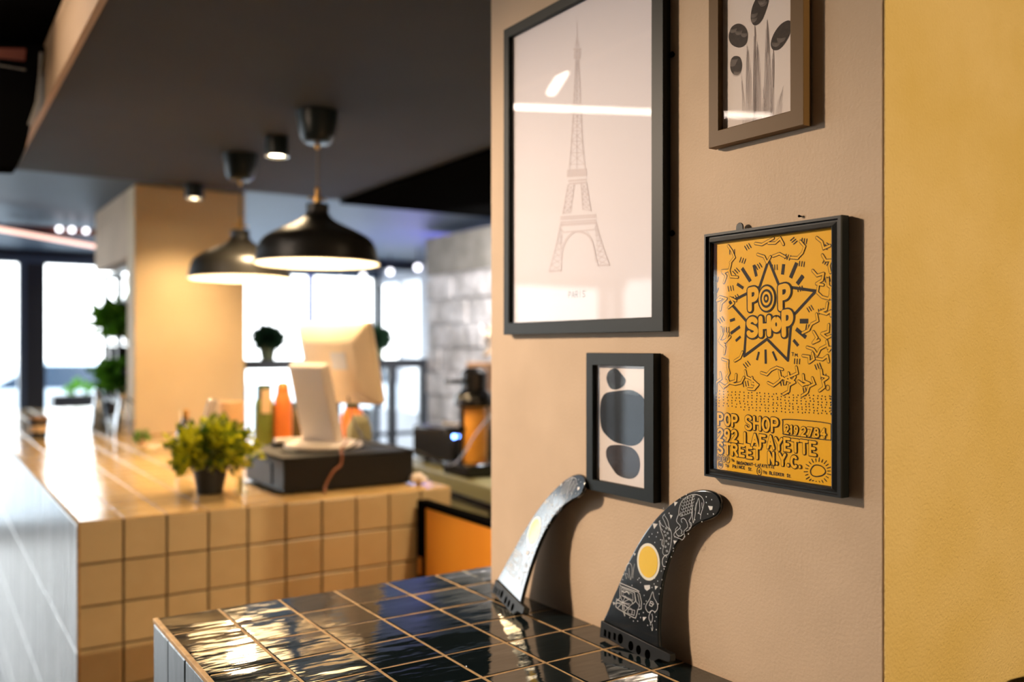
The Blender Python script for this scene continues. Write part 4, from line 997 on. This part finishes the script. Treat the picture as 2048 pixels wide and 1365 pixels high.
shelf_plant(.42, .454, 'upper green trailing plant on the metal shelf', 1.0, 31)
shelf_plant(.42, .144, 'lower green trailing plant on the metal shelf', 1.0, 33)
def glassjar(y, z_, label, x=.10):
    e_ = thing('glass_jar', (.895+x,4.80+y,TM+.001+z_), label, 'jar', 'glass jars on the metal shelf')
    MB().lathe([(.001,0),(.035,0),(.038,.006),(.038,.08),(.028,.095),(.024,.095),(.034,.078),(.034,.008),(.001,.005)], seg=28).build('glass', m_cglass, e_, smooth=True)
    MB().lathe([(.029,.095),(.03,.112),(.001,.114)], seg=28).build('lid', m_steel, e_, smooth=True)
glassjar(.25,.674,'right glass jar on the top board of the metal shelf'); glassjar(.62,.674,'left glass jar on the top board of the metal shelf')
e = thing('steel_jug', (.90,4.705-.24,TM), 'tall steel jug standing at the corner of the column', 'jug')
e.location = (.812,4.60,TM)
MB().lathe([(.001,0),(.038,0),(.04,.01),(.032,.10),(.020,.15),(.018,.19),(.022,.20),(.016,.20),(.001,.19)], seg=32).build('body', m_steel, e, smooth=True)
MB().tube([(.03,0,.05),(.055,0,.07),(.055,0,.15),(.02,0,.18)], .005, 8).build('handle', m_dark, e, smooth=True)
c_ = copy_tree(e); c_.location = (.775,5.06,TM); c_['label'] = 'second steel jug farther along the bar by the metal shelf'

# ------------------------------------------------------------------ black railing partition with two plants
e = thing('railing_partition', (1.39,5.40,0), 'black metal railing with glass between the column and the block wall', 'railing')
rl = MB(); RW = 2.865-1.39; RH = 1.425
rl.box(0,RW,0,.05,RH-.06,RH)
rl.build('top_rail', m_dark, e)
for x in (0,.22,.80,1.19,RW-.055): MB().box(x,x+(.05 if x > .7 else .03),0,.045,0,RH-.0605).build('post', m_dark, e)
MB().box(.03,RW-.056,.01,.035,.92,.945).box(.03,RW-.056,.01,.035,.06,.1).build('lower_rail', m_dark, e)
MB().box(.03,RW-.056,.020,.025,.1,RH-.0605).build('glass_pane', m_wglass, e)
for px,l_,sd in ((535,'small round dark plant in an olive pot, left one on the black railing',41),(752,'small round dark plant in an olive pot, right one on the black railing',42)):
    q = on_y(px,700,5.425); pot_plant((q.x,5.425,RH), l_, .056, .088, .070, .060, 1500, .036, m_potg, m_leafd, sd, 'plants on the black railing')

# ------------------------------------------------------------------ swing door
DX = 1.223
e = thing('swing_door', (DX,2.38,0), 'low orange wooden swing door with black frame closing the gap beside the bar', 'door')
dl = 1.2
MB().box(.0,.035,-.045,-.002,.05,1.053).build('hinge_post', m_black, e, bevel=.002)
MB().box(.006,.03,-dl,-.046,.12,1.035).build('wood_panel', m_wood, e)
MB().box(.002,.034,-dl,-.046,1.036,1.053).build('top_rail', m_black, e, bevel=.002)
MB().box(-.006,-.0005,-.036,-.018,.84,.89).build('latch', m_brass, e)
MB().box(.001,.034,-dl-.035,-dl-.0005,.05,1.053).build('end_post', m_black, e)

# ------------------------------------------------------------------ back worktop with machines
wk = thing('back_worktop', (1.70,2.70,0), 'olive steel back worktop behind the bar at the block wall', 'worktop')
wk.rotation_euler = (0,0,R(-5))
MB().box(0,.95,-1.0,.98,.94,1.0).build('top', m_olive, wk, bevel=.004)
MB().box(.04,.93,-.98,.96,.1,.939).build('cabinet', m_blackgl, wk)
MB().box(.03,.039,.12,.6,.5,.9).build('cabinet_door', m_olive, wk)
# grinder / brewer
def gl(x,y): 
    v = Matrix.Rotation(R(-5),3,'Z') @ Vector((x,y,0)); return (1.70+v.x, 2.70+v.y, 1.0)
e = thing('coffee_grinder', gl(.10,.38), 'tall black coffee grinder with amber glass section by the wall edge', 'coffee grinder')
MB().box(-.09,.10,-.10,.10,0,.05).build('base', m_blackgl, e, bevel=.008)
MB().lathe([(.048,.05),(.05,.055),(.05,.265),(.048,.27),(.001,.27)], seg=36).build('amber_cylinder', m_amber, e, smooth=True)
for x in (-.06,.06): MB().tube([(x,0,.05),(x,0,.28)], .008, 10).build('side_rod', m_blackgl, e)
MB().lathe([(.001,.27),(.078,.27),(.082,.28),(.075,.31),(.05,.335),(.052,.40),(.03,.42),(.001,.42)], seg=36).build('head', m_blackgl, e, smooth=True)
MB().box(-.13,.02,-.012,.012,.17,.19).build('lever', m_blackgl, e, bevel=.003)
MB().box(-.12,-.05,-.03,.03,.36,.375).build('spout_arm', m_blackgl, e, bevel=.003)
e = thing('espresso_machine', gl(.255,.72), 'low black machine with a row of blue indicator lights', 'coffee machine')
MB().box(-.19,.2,-.16,.2,.02,.16).build('body', m_blackgl, e, bevel=.01)
MB().box(-.15,-.02,-.161,.0,.17,.19).build('tray', m_steel, e)
for k in range(4): MB().sphere((-.185+k*.028,-.165,.135), .0075).build('indicator_light', m_bled, e, smooth=True)
for x in (-.15,.15):
    for y in (-.1,.14): MB().tube([(x,y,0),(x,y,.021)], .015, 12).build('foot', m_rubber, e)
e = thing('wall_crate', (2.50,4.10,1.0-.0), 'brown wooden crate on the far end of the back counter area', 'crate')
e.location = (2.42,3.72,0)
q = MB().box(0,.40,0,.42,0,1.42); q.build('crate_body', m_wood2, e, bevel=.006)
MB().box(-.006,.0,.03,.39,1.05,1.36).build('front_board', m_wood2, e)
pot_plant((2.54,3.98,1.42), 'dry brown sprig plant on top of the wooden crate', .03, .05, .075, .07, 130, .045, m_wood2, m_dry, 51)

# ------------------------------------------------------------------ stool back at the bottom right corner
q = on_y(2030,1352,.52)
e = thing('bar_stool', (1.10,.42,0), 'black rounded chair back just showing in the bottom right corner', 'stool')
bkp = []
for k in range(15):
    t = R(180*k/14); bkp.append((.19*math.cos(t), 0, .96+.0+.155*math.sin(t)))
c0 = Vector((1.155,.50,0))-Vector((1.10,.42,0))
MB().prism([( -.19+.0,.90),(.19,.90)]+[(.19*math.cos(R(t)),.985+.150*math.sin(R(t))) for t in range(0,181,10)], -.012, .012, m=lambda v:(v[0]+c0.x,v[2]+c0.y,v[1])).build('backrest', m_blackgl, e, bevel=.008)
MB().lathe([(.001,.74),(.17,.74),(.18,.755),(.175,.775),(.001,.78)],(c0.x,c0.y-.17,0),seg=40).build('seat', m_blackgl, e, smooth=True)
for sx in (-1,1):
    MB().tube([(c0.x+.12*sx,c0.y-.002,.76),(c0.x+.12*sx,c0.y-.002,.94)], .009, 10).build('back_strut', m_dark, e)
    for sy in (-1,1): MB().tube([(c0.x+.12*sx,c0.y-.17+.10*sy,.74),(c0.x+.17*sx,c0.y-.17+.15*sy,0)], .011, 10).build('leg', m_dark, e)

# ------------------------------------------------------------------ outside
struct(MB().box(-20,30,YF+.2,40,-.25,-.12), 'ground', m_street)
def car(loc, rz, label, m_):
    e = thing('parked_car', loc, label, 'car', 'cars parked outside'); e.rotation_euler = (0,0,rz)
    prof = [(-2.1,.35),(2.1,.35),(2.15,.6),(2.05,.85),(1.2,.98),(.6,1.4),(-.9,1.42),(-1.6,1.02),(-2.1,.92),(-2.18,.6)]
    MB().prism(prof, -.85, .85, m=lambda v:(v[0],v[2],v[1])).build('body', m_, e, bevel=.06)
    MB().prism([(1.02,1.0),(.56,1.34),(-.84,1.36),(-1.4,1.04)], -.86, .86, m=lambda v:(v[0],v[2],v[1])).build('side_windows', m_card, e)
    for x in (-1.35,1.35):
        for y in (-.84,.84): MB().tube([(x,y-.02*abs(y)/y*3,.33),(x,y+.02*abs(y)/y,.33)], .33, 24).build('wheel', m_rubber, e)
car((7.2,14.5,-.12), R(8), 'pale car parked outside beyond the black railing', m_carw)
car((2.2,15.5,-.12), R(4), 'pale car outside behind the far left windows', m_carw)
e = thing('planter_box', (.98,8.75,-.12), 'dark planter with a small green shrub outside the left window', 'planter')
MB().box(0,.5,0,.3,0,1.2).build('box', m_dark, e, bevel=.01)
foliage((.22,.15,1.24),.10,.10,.07,90,.06,61).build('foliage', m_leafg, e)
